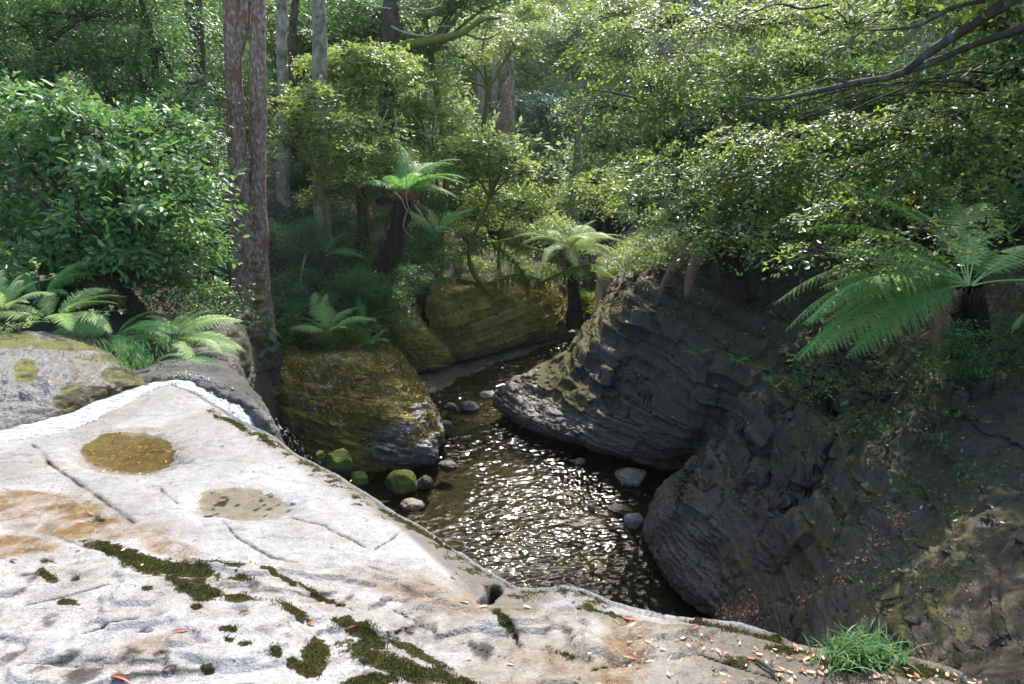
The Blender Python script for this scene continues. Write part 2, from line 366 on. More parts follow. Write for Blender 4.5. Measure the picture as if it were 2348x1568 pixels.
def ground_h(x, y):
    x = np.atleast_1d(np.asarray(x, float)); y = np.atleast_1d(np.asarray(y, float))
    num = 0; den = 0
    for gx, gy, gz in GP:
        w_ = 1 / ((x - gx) ** 2 + (y - gy) ** 2 + .08) ** 2
        num = num + w_ * gz; den = den + w_
    a = smooth(22, 32, y); b = smooth(9, 16, np.abs(x - 1)) * .0
    z = num / den * (1 - a) + far_ground(x, y) * a
    z = z + np.maximum(np.abs(x) - 14, 0) * .45 * (1 - a)
    P = np.stack([x, y, 0 * x], -1)
    return z + .16 * fbm(P, .5, 4, 3) + .05 * fbm(P, 2.2, 3, 8)
gorge_pts = [aty(*p) for p in [(715, 1060, 5.0), (670, 1025, 5.35), (612, 955, 6.1), (575, 900, 6.9), (545, 850, 7.7), (520, 810, 8.5), (532, 785, 10), (566, 778, 12), (618, 778, 13.2),
    (606, 785, 14.7), (700, 790, 14.5), (815, 780, 14.7), (850, 775, 15.1), (872, 775, 15.8), (885, 760, 16.8), (905, 720, 17.9), (950, 705, 18.5), (985, 655, 19.3), (1070, 650, 19.6),
    (1150, 650, 20.3), (1225, 655, 21.0), (1262, 658, 22.2), (1285, 665, 23.6)]]
G_right = [(2.9, 23.5), (2.7, 21), (2.9, 19.2), (3.3, 17.6), (3.8, 16.4), (4.6, 15.4), (5.4, 14.6), (6.1, 13.2), (6.6, 12), (6.9, 11), (7.2, 10), (7, 8.8), (6.8, 7.5), (6.5, 6.3), (6.3, 5.4), (6.2, 4.4), (6.3, 3), (6.2, 0), (2.5, 0), (-1, 3.2)]
GORGE = [(p[0], p[1]) for p in gorge_pts] + [(2.2, 25)] + G_right
xs = np.arange(-34, 40, .22); ys = np.arange(-4, 80, .22)
X, Y = np.meshgrid(xs, ys); x = X.ravel(); y = Y.ravel()
z = ground_h(x, y)
d = leaf_pts(GORGE, np.stack([x, y], -1))
z = np.where(d < 0, -.8 + (z + .8) * (1 - smooth(0, .22, -d)), z)
near = (y < 6.2) & (x > -4.9) & (x < 6.5); z = np.where(near, np.minimum(z, -.8), z)      # the ledge and cliff stand here
g = mesh_np('ground', np.stack([x, y, z], -1), grid_faces(len(ys), len(xs)), mat=M['soil'])
tag(link('ground', g), 'dark forest soil of the gorge banks and slopes under the trees', 'ground', kind='structure')

# ------------------------------------------------------------------ stream bed, stream
xs = np.arange(-6, 7, .06); ys = np.arange(3, 27, .06); X, Y = np.meshgrid(xs, ys); x = X.ravel(); y = Y.ravel()
P = np.stack([x, y, 0 * x], -1)
z = -.26 + .07 * fbm(P, .9, 4, 40) + .05 * np.abs(fbm(P, 4.5, 3, 44))
shelf = [atz(*q, 0)[:2] for q in [(930, 870), (1060, 822), (1200, 792), (1300, 755), (1320, 742), (1330, 770), (1250, 800), (1150, 832), (1080, 868), (990, 905), (940, 900)]]
sdist = leaf_pts(shelf, P[:, :2])
z = z + (.29 + .03 * fbm(P, 2.5, 3, 50)) * (1 - smooth(-.25, .35, sdist))
bar = [atz(*q, 0)[:2] for q in [(1030, 930), (1120, 925), (1135, 960), (1100, 1010), (1050, 1000)]]
z = z + .17 * (1 - smooth(-.2, .5, leaf_pts(bar, P[:, :2])))
tag(link('stream_bed', mesh_np('stream_bed', np.stack([x, y, z], -1), grid_faces(len(ys), len(xs)), mat=M['bed'])),
    'brown stony bed under the shallow stream', 'stream bed', kind='structure')
xs = np.arange(-5.0, 5.0, .020); ys = np.concatenate([np.arange(4.5, 14, .019), np.arange(14, 25, .034)]); X, Y = np.meshgrid(xs, ys); x = X.ravel(); y = Y.ravel()
wob = fbm(np.stack([x, y, 0 * x], -1), .5, 3, 60)
P = np.stack([x * 1.15 + .6 * wob, y * 1.9 + .5 * wob, 0 * x], -1)
act = smooth(-.18, .40, fbm(np.stack([x, y, 0 * x], -1), .7, 3, 63) + .16 + .3 * smooth(9.5, 8, y)) * (.45 + .55 * smooth(2.4, 1.2, x - .15 * (y - 8) + .3 * (y > 13)))
z = .012 * fbm(P, 1.8, 2, 61) * act + .0145 * fbm(P, 6.0, 1, 66) * (.12 + act) + .009 * fbm(P, 10.0, 1, 68) * (.12 + act)
tag(link('stream_water', mesh_np('stream_water', np.stack([x, y, z], -1), grid_faces(len(ys), len(xs)), mat=M['water'])),
    'brown rippled stream glittering in the sun at the bottom of the gorge', 'stream', kind='structure')

# ------------------------------------------------------------------ rock walls
def terrace(P, N, thick, strength, tilt, seed, cell=.9, out=.10):
    """break a slope into beds: treads, risers and offset joint blocks"""
    wx = P[:, 0] + .35 * fbm(P, .8, 3, seed + 1); wy = P[:, 1] + .35 * fbm(P, .8, 3, seed + 2)
    cx = np.floor(wx / cell + .5 * wy / cell); cy = np.floor(wy / (cell * 1.3) - .3 * wx / cell)
    ch = hash1(cx * 7.1 + cy * 13.7, seed)
    s0 = P[:, 2] + tilt[0] * P[:, 0] + tilt[1] * P[:, 1] + .09 * fbm(P, .5, 3, seed + 5) + .022 * fbm(P, 3.0, 3, seed + 6)
    Q = P.copy(); Nh = N * np.array([1, 1, 0]); Nh /= np.linalg.norm(Nh, axis=1, keepdims=True) + .2
    for th, st, ot, cc in ((thick, 1, out, .45), (thick * .34, .8, out * .38, .12)):
        s = s0 / th + cc * ch; i = np.floor(s); f = s - i
        fs = smooth(.62, .92, f) * .9 + f * .1
        k = strength * st
        Q[:, 2] += (fs - f) * th * k
        Q += Nh * ((hash1(i + 31 * ch * (cc > .3), seed + 3) - .5) * 2 * ot * k + .5 * ot * k * np.exp(-((f - .60) / .10) ** 2) - .9 * ot * k * np.exp(-((f - .96) / .06) ** 2))[:, None]
    return Q
def rock_disp(thick, amp, big, seed, tilt=(.10, -.05), notch=.05, fine=.012, rough=0., dstr=1.):
    def f(P, N):
        side = 1 - smooth(.55, .9, N[:, 2])
        d = strata(P, thick, amp, tilt, seed, notch) * (.25 + .75 * side)
        b = fbm(P, 1.1, 3, seed + 2); v = np.abs(fbm(P, 2.4, 3, seed + 4))
        mo_ = rough * (.6 * np.abs(fbm(P, 7, 4, seed + 14)) + .5 * fbm(P, 2.6, 3, seed + 15)) if rough else 0
        return d * dstr + mo_ + big * b - big * .22 * (1 - smooth(0, .12, v)) + fine * fbm(P * np.array([1, 1, 2.2]), 11, 3, seed + 6)
    return f
def rock_obj(name, ctrl, nr, nc, mat, disp, mossf, face=None, terr=None):
    V, N, Fc = loft(ctrl, nr, nc, disp, face)
    if terr:
        V = terrace(V, N, *terr[:1], terr[1](V), *terr[2:]); V = V + N * (.018 * fbm(V, 7, 4, 77) + .006 * fbm(V * [1, 1, 3], 16, 3, 78))[:, None]
        N2 = grid_normals(V.reshape(nr, nc, 3)).reshape(-1, 3); N = np.where((N2 * N).sum(1, keepdims=True) < 0, -N2, N2)
    me = mesh_np(name, V, Fc, mat=mat, attrs={'moss': mossf(V, N), 'soil': smooth(2.6, 3.5, V[:, 2] + .8 * fbm(V, .8, 3, 92)) if name == 'right_cliff' else (.92 * smooth(.975, .86, N[:, 2] + .08 * fbm(V, 5, 3, 93)) if name == 'rounded_boulder' else np.zeros(len(V)))})  # on the boulder, soil is colour darkening its steep wet, backlit sides
    return link(name, me), V, N
def cols(L): return [[aty(*p) if len(p) == 3 else np.array(p[1:]) for p in c] for c in L]

# right cliff, from the far end round the nose, the recess and the second bulge to the lip of the ledge
RC = [
 [(1350, 770, 20.5), (1345, 765, 20.3), (1345, 750, 19.8), (1355, 735, 19.5), (1375, 700, 19.2), (1400, 660, 18.9), (1430, 610, 18.6), (1450, 560, 18.6)],
 [(1310, 815, 18.8), (1300, 812, 18.3), (1305, 800, 17.9), (1330, 770, 17.6), (1365, 730, 17.3), (1400, 680, 17), (1440, 620, 16.8), (1480, 560, 17)],
 [(1240, 870, 17.1), (1235, 852, 17.0), (1265, 838, 16.4), (1305, 800, 16), (1360, 740, 15.7), (1405, 690, 15.6), (1455, 620, 15.6), (1520, 560, 16)],
 [(1165, 920, 15.3), (1142, 893, 15.1), (1185, 858, 15.1), (1275, 840, 15.0), (1370, 760, 14.6), (1425, 690, 14.5), (1500, 620, 14.7), (1580, 560, 15.2)],
 [(1200, 975, 14.3), (1142, 932, 14.4), (1220, 900, 14.1), (1320, 860, 13.9), (1425, 780, 13.6), (1490, 700, 13.6), (1570, 630, 13.9), (1650, 560, 14.5)],
 [(1330, 1010, 13.5), (1235, 985, 13.3), (1325, 945, 13.0), (1420, 880, 12.9), (1500, 800, 12.8), (1560, 720, 12.9), (1640, 650, 13.2), (1720, 580, 13.8)],
 [(1440, 1055, 12.7), (1365, 1028, 12.3), (1440, 985, 12.1), (1510, 915, 12.0), (1570, 820, 12), (1640, 740, 12.1), (1720, 680, 12.4), (1800, 600, 13)],
 [(1560, 1080, 12.2), (1490, 1068, 11.8), (1530, 1025, 11.5), (1580, 950, 11.4), (1620, 850, 11.2), (1700, 770, 11.3), (1790, 700, 11.6), (1880, 620, 12)],
 [(1590, 1100, 11.8), (1558, 1088, 11.5), (1595, 1040, 11.4), (1640, 960, 11.1), (1690, 870, 10.8), (1760, 800, 10.6), (1850, 730, 10.8), (1950, 650, 11.2)],
 [(1560, 1140, 11.2), (1518, 1112, 11.0), (1580, 1062, 10.7), (1650, 1000, 10.3), (1720, 920, 9.9), (1800, 860, 9.7), (1900, 790, 9.7), (2010, 700, 10)],
 [(1530, 1215, 10.1), (1480, 1190, 10.0), (1530, 1130, 9.8), (1620, 1080, 9.6), (1740, 990, 9.2), (1850, 900, 8.9), (1960, 830, 8.8), (2080, 750, 9)],
 [(1560, 1290, 9.2), (1488, 1255, 9.2), (1550, 1200, 8.9), (1670, 1125, 8.6), (1800, 1040, 8.3), (1920, 960, 8), (2040, 880, 7.9), (2160, 790, 8.2)],
 [(1620, 1370, 8.4), (1552, 1340, 8.3), (1630, 1280, 8.0), (1740, 1210, 7.7), (1850, 1130, 7.2), (1960, 1040, 7), (2080, 960, 7), (2230, 850, 7.2)],
 [(1660, 1420, 7.9), (1622, 1402, 7.7), (1700, 1350, 7.2), (1800, 1290, 6.8), (1900, 1210, 6.4), (2020, 1130, 6.2), (2150, 1050, 6.2), (2360, 930, 6.4)],
 [(1680, 1475, 7.3), (1660, 1440, 7.1), (1740, 1410, 6.6), (1840, 1370, 6), (1940, 1310, 5.6), (2080, 1240, 5.3), (2220, 1160, 5.3), (2450, 1050, 5.5)],
 [(1740, 1560, 6.2), (1770, 1530, 5.8), (1850, 1490, 5.3), (1940, 1450, 4.9), (2040, 1410, 4.5), (2180, 1360, 4.3), (2340, 1290, 4.3), (2600, 1200, 4.4)],
 [(1900, 1700, 4.4), (1930, 1640, 4.1), (2000, 1595, 3.8), (2080, 1560, 3.6), (2180, 1520, 3.5), (2300, 1470, 3.5), (2450, 1420, 3.5), (2700, 1350, 3.6)],
 [(2000, 1850, 2.9), (2080, 1760, 2.8), (2160, 1700, 2.7), (2250, 1660, 2.7), (2360, 1620, 2.7), (2480, 1580, 2.7), (2650, 1540, 2.7), (2900, 1480, 2.8)]]
RCW = []
for c in cols(RC):
    r7 = c[-1]
    RCW.append([c[0] + np.array([0, 0, -.5])] + c + [r7 + np.array([1.6, .9, 1.0]), r7 + np.array([4.5, 2.2, 3.4])])
_cd = rock_disp(.13, .022, .16, 11, (.08, -.03), .03, .012, .04)
DENTS = [(aty(1965, 905, 8.5), (.50, .6, .22), .55), (aty(1600, 1075, 11.4), (.5, .6, .3), .3), (aty(1860, 1130, 7.3), (.25, .4, .30), .25), (aty(1700, 960, 10.6), (.25, .4, .12), .22), (aty(1810, 1440, 5.6), (.16, .3, .12), .25), (aty(1650, 1050, 10.4), (.12, .5, .7), .2),
         (aty(1930, 1000, 8.2), (.5, .5, .16), -.22), (aty(1760, 920, 9.9), (.35, .4, .14), -.2), (aty(1640, 900, 11.1), (.4, .4, .16), -.2), (aty(1480, 720, 13.8), (.5, .6, .2), -.25), (aty(1560, 1180, 9.2), (.45, .45, .5), -.12), (aty(1990, 1060, 7.2), (.4, .4, .12), -.18)]
def cliff_disp(P, N):
    d = _cd(P, N)
    for c, r, a in DENTS:
        q = (((P - c + .12 * fbm(P, 2.5, 3, 95)[:, None]) / np.array(r)) ** 2).sum(1); d = d - a * (1 - smooth(.35, 1.3, q))
    return d
def moss_cliff(V, N):
    px, py = project(V)
    up = smooth(.35, .8, N[:, 2])
    m_ = .13 + .36 * up + .16 * smooth(1.8, 3.2, V[:, 2]) + .22 * fbm(V, .7, 3, 90)
    ridge = np.exp(-(line_dist([(1390, 690), (1330, 770), (1290, 830), (1280, 870), (1310, 910)], px, py) / 34.) ** 2)
    ridge2 = np.exp(-(line_dist([(1980, 1130), (1900, 1210), (1850, 1290)], px, py) / 30.) ** 2)
    low = smooth(.15, .9, V[:, 2])
    return (m_ + .9 * ridge + .35 * ridge2) * low + .25 * smooth(1350, 1500, px) * smooth(640, 600, py) - .35 * (1 - low)
rock_obj('right_cliff', RCW, 480, 1150, M['rock'], cliff_disp, moss_cliff, terr=(.30, lambda V: (.22 + .78 * smooth(.8, 1.6, V[:, 2] + .7 * fbm(V, .6, 3, 96))) * (1 - .5 * smooth(3.3, 4.2, V[:, 2])) * (.25 + .75 * smooth(5.2, 7.5, V[:, 1])), (.08, -.03), 41, .95, .15))
o = bpy.data.objects['right_cliff']; o.name = 'cliff'
tag(o, 'dark wet layered cliff that winds along the right bank of the stream', 'cliff', kind='structure')

# mossy rock spur on the left bank
LB = [
 [(610, 950, 14.2), (595, 900, 14.2), (580, 850, 14.1), (572, 815, 14.1), (575, 795, 14.3), (590, 780, 14.9), (605, 768, 15.6)],
 [(685, 1030, 12.7), (665, 985, 12.7), (640, 930, 12.9), (622, 880, 13.1), (618, 838, 13.4), (628, 806, 13.8), (640, 780, 14.9)],
 [(790, 1078, 12.0), (765, 1030, 12.1), (742, 965, 12.3), (720, 900, 12.7), (705, 850, 13.2), (700, 815, 13.7), (710, 780, 14.9)],
 [(885, 1080, 12.1), (870, 1040, 11.9), (838, 975, 12.2), (800, 905, 12.7), (775, 850, 13.2), (760, 810, 13.8), (765, 778, 15)],
 [(960, 1065, 12.3), (985, 1035, 11.95), (935, 990, 12.1), (880, 915, 12.7), (845, 850, 13.3), (820, 805, 13.9), (815, 772, 15.1)],
 [(995, 1040, 12.9), (1008, 1015, 12.5), (985, 972, 12.6), (958, 920, 13.0), (925, 865, 13.6), (882, 812, 14.2), (850, 772, 15.4)],
 [(1020, 1005, 13.4), (1020, 985, 13.2), (1005, 950, 13.2), (975, 905, 13.7), (940, 860, 14.3), (898, 812, 15.0), (872, 775, 16.0)],
 [(975, 930, 15.1), (978, 905, 15.2), (970, 885, 15.4), (950, 858, 15.7), (928, 832, 16), (900, 800, 16.3), (882, 770, 16.8)]]
LBW = [[c[0] + np.array([0, 0, -.6])] + c for c in cols(LB)]
def moss_left(V, N):
    px, py = project(V)
    grey = np.exp(-(((px - 930) / 95) ** 2 + ((py - 1030) / 42) ** 2)) + np.exp(-(((px - 992) / 26) ** 2 + ((py - 955) / 55) ** 2))
    return .62 + .25 * fbm(V, 1.0, 3, 70) - .75 * grey + .1 * N[:, 2]
o, Vl, Nl = rock_obj('rocky_bank', LBW, 360, 560, M['rock_moss'], rock_disp(.30, .05, .15, 21, (.16, .05), .05, .02, .07), moss_left, terr=(.24, lambda V: .18 + .45 * smooth(-.3, .3, fbm(V, .9, 3, 97)), (.16, .05), 43, .9, .09))
tag(o, 'brown mossy layered rock spur with a bare grey nose on the left bank', 'rock spur', kind='structure')
B1 = [
 [(900, 850, 17.5), (890, 820, 17.3), (880, 780, 17.3), (880, 750, 17.4), (890, 725, 17.7), (900, 700, 18.6)],
 [(960, 858, 17.4), (955, 848, 17.1), (930, 800, 17.0), (915, 760, 17.1), (920, 730, 17.4), (930, 700, 18.4)],
 [(1022, 840, 17.9), (1022, 826, 17.4), (990, 785, 17.3), (958, 750, 17.4), (950, 725, 17.7), (955, 695, 18.7)],
 [(1045, 822, 18.6), (1042, 812, 18.1), (1012, 775, 17.9), (985, 745, 18), (970, 720, 18.3), (975, 695, 19.2)]]
o, _, _ = rock_obj('rocky_bank', [[c[0] + np.array([0, 0, -.5])] + c for c in cols(B1)], 150, 170, M['rock_moss'], rock_disp(.2, .05, .12, 25, (.1, 0), .06, .03, .10), lambda V, N: .72 + .25 * fbm(V, 1.2, 3, 71) - .4 * smooth(.35, .05, V[:, 2]))
tag(o, 'small mossy rock wedge between the brown spur and the far mossy ledge', 'rock wedge', kind='structure')
B2 = [
 [(1000, 838, 18.6), (1018, 818, 17.9), (1000, 780, 17.8), (985, 740, 17.9), (975, 700, 18.2), (985, 665, 18.8), (1000, 640, 20)],
 [(1095, 818, 19.0), (1090, 800, 18.2), (1070, 770, 18.1), (1060, 730, 18.2), (1050, 690, 18.5), (1060, 660, 19), (1070, 635, 20.2)],
 [(1185, 798, 19.7), (1182, 778, 18.9), (1165, 750, 18.9), (1150, 715, 19), (1140, 685, 19.3), (1140, 660, 19.8), (1150, 635, 21)],
 [(1262, 775, 20.4), (1262, 755, 19.9), (1252, 730, 19.8), (1235, 705, 19.9), (1220, 680, 20.1), (1220, 665, 20.6), (1225, 640, 21.8)],
 [(1312, 758, 21.3), (1303, 738, 21), (1298, 715, 21), (1290, 695, 21.1), (1275, 675, 21.3), (1265, 662, 21.8), (1260, 640, 23)],
 [(1332, 738, 23.4), (1322, 722, 23), (1312, 705, 23), (1300, 690, 23), (1290, 680, 23.2), (1280, 668, 23.5), (1282, 645, 24.3)]]
o, Vb, Nb = rock_obj('rocky_bank', [[c[0] + np.array([0, 0, -.5])] + c for c in cols(B2)], 200, 420, M['rock_moss'], rock_disp(.28, .05, .13, 29, (-.10, 0), .05, .02, .07), lambda V, N: .80 + .22 * fbm(V, 1.0, 3, 73) - .5 * smooth(.5, .1, V[:, 2]), terr=(.26, lambda V: .3 + .6 * smooth(-.3, .3, fbm(V, .9, 3, 98)), (-.10, 0), 45, 1.0, .10))
tag(o, 'long yellow green mossy ledge overhanging the stream behind the tree ferns', 'mossy ledge', kind='structure')

# ------------------------------------------------------------------ the pale sandstone ledge in front
SA, SB = 4.85, -.105
def slabp(px, py, dz=0.):
    d = ray(px, py); t = (SA + dz - CAMZ) / (d[2] - SB * d[1]); return CAM + d * t
EDGE_L = [(-1000, 1222), (-700, 1155), (-400, 1090), (-150, 1045), (0, 1014), (80, 1003), (150, 988), (220, 962), (280, 930), (330, 900), (365, 885), (395, 881)]
EDGE_R = [(395, 881), (430, 893), (470, 915), (520, 945), (570, 975), (630, 1003), (690, 1040), (740, 1065), (800, 1100), (860, 1132), (910, 1160), (960, 1182), (1010, 1212), (1060, 1242),
          (1110, 1272), (1170, 1305), (1220, 1330), (1262, 1345), (1290, 1342), (1340, 1352), (1400, 1378), (1460, 1395), (1520, 1412), (1600, 1420), (1700, 1430), (1760, 1450), (1850, 1478),
          (1950, 1497), (2060, 1518), (2140, 1535), (2200, 1558), (2300, 1590), (2450, 1640), (2700, 1750), (2900, 2100)]
eL = [slabp(*q)[:2] for q in EDGE_L]; eR = [slabp(*q)[:2] for q in EDGE_R]
BEV = [slabp(*q)[:2] for q in EDGE_R[5:18]]
POLY = list(eL) + list(eR[1:]) + [np.array([4, .2]), np.array([-6, .2]), np.array([-6, 3.3])]
xs = np.arange(-5.2, 3.4, .0112); ys = np.concatenate([np.arange(1.0, 6.6, .011)])
X, Y = np.meshgrid(xs, ys); x = X.ravel(); y = Y.ravel(); z = SA + SB * y
P = np.stack([x, y, 0 * x], -1); px, py = project(np.stack([x, y, z], -1))
jx = 7 * fbm(P, 5, 4, 101); jy = 5 * fbm(P, 5, 4, 102)
qx, qy = px + jx, py + jy
sd = leaf_pts(POLY, np.stack([x, y], -1) + .012 * np.stack([fbm(P, 6, 3, 103), fbm(P, 6, 3, 104)], -1))
dl = line_dist(eL, x, y); dr = line_dist(eR, x, y)
layB = [(-1500, 1400), (-600, 1345), (0, 1300), (80, 1277), (180, 1261), (229, 1257), (300, 1285), (400, 1295), (480, 1308), (560, 1312), (640, 1311), (785, 1303), (845, 1318), (953, 1343), (1054, 1365),
        (1090, 1380), (1130, 1392), (1240, 1396), (1331, 1397), (1420, 1415), (1520, 1440), (3500, 1500), (3500, 9000), (-4000, 9000)]
layC = [(-1500, 1140), (0, 1122), (60, 1128), (170, 1150), (215, 1185), (300, 1212), (370, 1235), (430, 1270), (480, 1310), (200, 1300), (0, 1330), (-1500, 1420)]
dB = leaf_pts(layB, np.stack([qx, qy], -1)); dC = leaf_pts(layC, np.stack([qx, qy], -1))
inB = 1 - smooth(-5, 3, dB); inC = (1 - smooth(-7, 3, dC)) * (1 - inB)
ampB = .032 + (-.050) * smooth(620, 760, px) + .012 * smooth(1130, 1200, px)
zz = z + inB * ampB + inC * .026
zz += .022 * fbm(P, .8, 3, 105) + (.004 + .010 * inB) * fbm(P, 4, 4, 106) + .0028 * fbm(P, 16, 3, 107)
lay = fbm(P * np.array([1, 2.2, 1]) + .2 * fbm(P, 2, 2, 111)[:, None], 2.2, 4, 108)        # thin flaking sheets
sheets = inB * smooth(1450, 1200, px * 0 + px) + 0
zz += inB * .016 * (smooth(-.04, .0, lay) + smooth(.20, .23, lay)) + (1 - inB) * .006 * smooth(.10, .12, lay)
cracks = [[(75, 1020), (110, 1060), (140, 1085), (175, 1110), (240, 1150), (270, 1175), (310, 1200)], [(470, 1170), (520, 1205), (550, 1240), (620, 1281), (680, 1301)],
          [(640, 1187), (740, 1213), (800, 1233), (840, 1257)], [(932, 1205), (892, 1241), (860, 1261)], [(844, 1301), (925, 1329), (1000, 1350)],
          [(1090, 1383), (1140, 1408), (1158, 1430), (1180, 1455), (1190, 1477)], [(1331, 1450), (1300, 1475), (1263, 1498), (1290, 1525)], [(1130, 1392), (1240, 1397), (1340, 1399)],
          [(120, 1230), (190, 1262), (300, 1290)], [(0, 1120), (20, 1132)], [(60, 1400), (150, 1385), (250, 1360)], [(200, 1480), (260, 1462), (330, 1455)], [(30, 1556), (120, 1545), (200, 1548)],
          [(370, 1120), (410, 1160)], [(900, 1400), (1000, 1450), (1100, 1480), (1250, 1530)], [(1350, 1540), (1500, 1500)], [(1600, 1500), (1700, 1530), (1800, 1560)]]
cw = [3.6, 2.6, 2, 2, 2, 6, 4, 2.5, 3, 2, 2, 2, 3, 2, 2, 2, 2]
cr = np.zeros(len(x))
for c_, w_ in zip(cracks, cw):
    br = smooth(-.5, .1, fbm(P, 5, 3, 120 + len(c_)))
    w2 = w_ * (.9 + .7 * np.clip(fbm(P, 8, 3, 122), -1, 1)); cr = np.maximum(cr, np.clip(1.9 * np.exp(-(line_dist(c_, qx, qy) / (w2 * .85)) ** 2), 0, 1) * br)
zz -= .009 * cr
cr = np.maximum(cr, .8 * inB * smooth(.03, 0, np.abs(lay + .02)) * smooth(.0, .3, fbm(P, 2.5, 3, 130)))
def ell(cx, cy, rx, ry, a=0.):
    a = math.radians(a); u = (qx - cx) * math.cos(a) + (qy - cy) * math.sin(a); v = -(qx - cx) * math.sin(a) + (qy - cy) * math.cos(a)
    return np.sqrt((u / rx) ** 2 + (v / ry) ** 2)
# the block's rounded end and the gap beside it, shade painted in the gap
hole = [(1098, 1372), (1118, 1345), (1122, 1318), (1140, 1312), (1150, 1330), (1140, 1350), (1128, 1368), (1108, 1385)]
hd = leaf_pts(hole, np.stack([qx, qy], -1)); zz -= .22 * smooth(3, -5, hd); cr = np.maximum(cr, smooth(3, -3, hd))
zz -= .03 * np.exp(-(ell(1110, 1352, 60, 45)) ** 2) * (1 - inB)
# two pools, the runnel
pools = []
for (cx, cy, rx, ry, dep) in ((300, 1036, 104, 40, .035), (556, 1156, 100, 34, .014)):
    r = ell(cx, cy, rx, ry, 4) + .50 * fbm(P, 3.5, 5, 140) + .10 * fbm(P, 22, 3, 143); zl = float(slabp(cx, cy)[2]) - .018
    k = 1 - smooth(.95, 1.55, r); zz = zz * (1 - k) + (zl - dep * np.clip(1 - r, -.3, 1) - .004 + .004 * fbm(P, 14, 3, 141)) * k
    pools.append((cx, cy, rx, ry, zl, r))
run = np.exp(-(np.abs(qx - 1432 - .12 * (qy - 1500)) / 42) ** 2) * smooth(1405, 1450, qy); zz -= .02 * run
# the bevel and the drop beyond the edge
bd = line_dist(BEV, x, y); inside = sd < 0
wdt = .09 + .20 * smooth(700, 1150, px)
bev = np.clip(1 - np.where(inside, bd, 0) / wdt, 0, 1) * (sd < .5) * smooth(600, 700, px) * smooth(1290, 1180, px)
zz -= .26 * bev * wdt
zz -= .03 * np.clip(1 + sd / .06, 0, 1) ** 2 * inside
out = np.maximum(sd, 0)
tot = np.where(dl < dr, np.minimum(out * 1.6, .16), out * 1.0 + 3.4 * np.maximum(out - .05, 0))
zz = np.maximum(zz - tot, -.7)
# colour masks, all of them fixed to the stone
moss = np.full(len(x), .06)
for (cx, cy, rx, ry, a, s) in [(285, 1282, 85, 17, 18, 1), (355, 1318, 70, 24, 15, 1), (445, 1328, 60, 19, 8, 1), (505, 1310, 50, 11, 10, .9), (415, 1362, 60, 11, 12, .9), (470, 1376, 48, 22, 5, 1.1), (345, 1382, 18, 8, 0, .8),
        (460, 1420, 16, 9, 0, .9), (156, 1401, 26, 11, 10, .95), (118, 1337, 24, 12, 20, .9), (118, 1305, 18, 9, 0, .7), (175, 1345, 16, 8, -30, .7), (560, 1347, 30, 12, 10, .8), (640, 1340, 60, 7, 20, .8), (740, 1372, 60, 8, 22, .85),
        (560, 1400, 60, 12, 10, .7), (680, 1425, 50, 12, 10, .75), (820, 1440, 60, 16, 25, .8), (530, 1478, 26, 10, 0, .8), (525, 1500, 20, 9, 0, .7), (560, 1512, 24, 8, 0, .7), (728, 1505, 24, 42, 20, 1), (700, 1540, 40, 14, 0, .9), (640, 1525, 14, 9, 0, .8),
        (860, 1470, 30, 12, 20, .9), (840, 1500, 90, 24, 28, .75), (920, 1530, 70, 26, 25, 1), (1000, 1548, 90, 20, 15, 1), (480, 1556, 20, 10, 0, .9), (850, 1560, 60, 14, 0, .9), (950, 1490, 80, 12, 25, .7),
        (890, 1168, 34, 10, 22, .8), (950, 1195, 60, 12, 25, 1), (1010, 1222, 40, 9, 25, .8), (1060, 1262, 40, 10, 30, .5), (1360, 1408, 30, 8, 12, .9), (1400, 1414, 40, 7, 8, .8), (1650, 1436, 80, 9, 6, .8), (1590, 1424, 40, 6, 0, .7), (1740, 1452, 60, 9, 12, .8),
        (1150, 1425, 12, 25, -30, .8), (1300, 1500, 60, 8, 20, .5), (1700, 1520, 60, 14, 10, .5), (1880, 1520, 70, 12, 10, .6), (1820, 1490, 60, 10, 8, .8), (1990, 1540, 90, 12, 10, .6), (2120, 1560, 90, 16, 10, .8),
        (230, 1200, 22, 9, 20, .6), (540, 975, 50, 9, 32, .9), (500, 955, 30, 6, 32, .6), (610, 1010, 40, 8, 30, .8), (1560, 1475, 30, 10, 0, .4)]:
    moss = np.maximum(moss, s * np.clip(1.25 - ell(cx, cy, rx, ry, a) * .75, 0, 1))
moss = np.maximum(moss, .5 * cr * smooth(1290, 1330, qy)) + .10 * inB * smooth(350, 1000, px) * smooth(1330, 1400, py)
brown = np.zeros(len(x))
for (cx, cy, rx, ry, a, s) in [(110, 1160, 150, 26, 4, 1), (150, 1205, 240, 42, 6, 1), (20, 1262, 130, 30, 0, 1), (390, 1268, 95, 30, 20, .75), (300, 1240, 70, 20, 20, .4), (560, 1362, 90, 16, 10, .5), (1000, 1360, 190, 40, 14, .5), (800, 1400, 120, 30, 20, .35),
        (300, 1530, 170, 22, -18, .55), (1432, 1520, 60, 120, 6, .9), (1440, 1432, 70, 22, 0, .6), (60, 1075, 90, 40, 0, .22), (1580, 1425, 70, 12, 0, .6), (1150, 1290, 40, 30, 0, .3), (1200, 1500, 200, 30, 10, .25), (300, 1036, 125, 54, 4, .55), (556, 1156, 120, 44, 4, .22)]:
    brown = np.maximum(brown, s * smooth(1.2, .7, ell(cx, cy, rx, ry, a)))
brown = np.maximum(brown, .66 * smooth(1.12, .86, pools[0][5] + .25 * fbm(P, 12, 4, 145)))
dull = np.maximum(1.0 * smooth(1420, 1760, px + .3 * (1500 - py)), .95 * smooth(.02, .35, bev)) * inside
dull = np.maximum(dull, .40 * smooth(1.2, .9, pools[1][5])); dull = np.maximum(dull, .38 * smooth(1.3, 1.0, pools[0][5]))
dull = np.where(sd > .01, 1, dull)
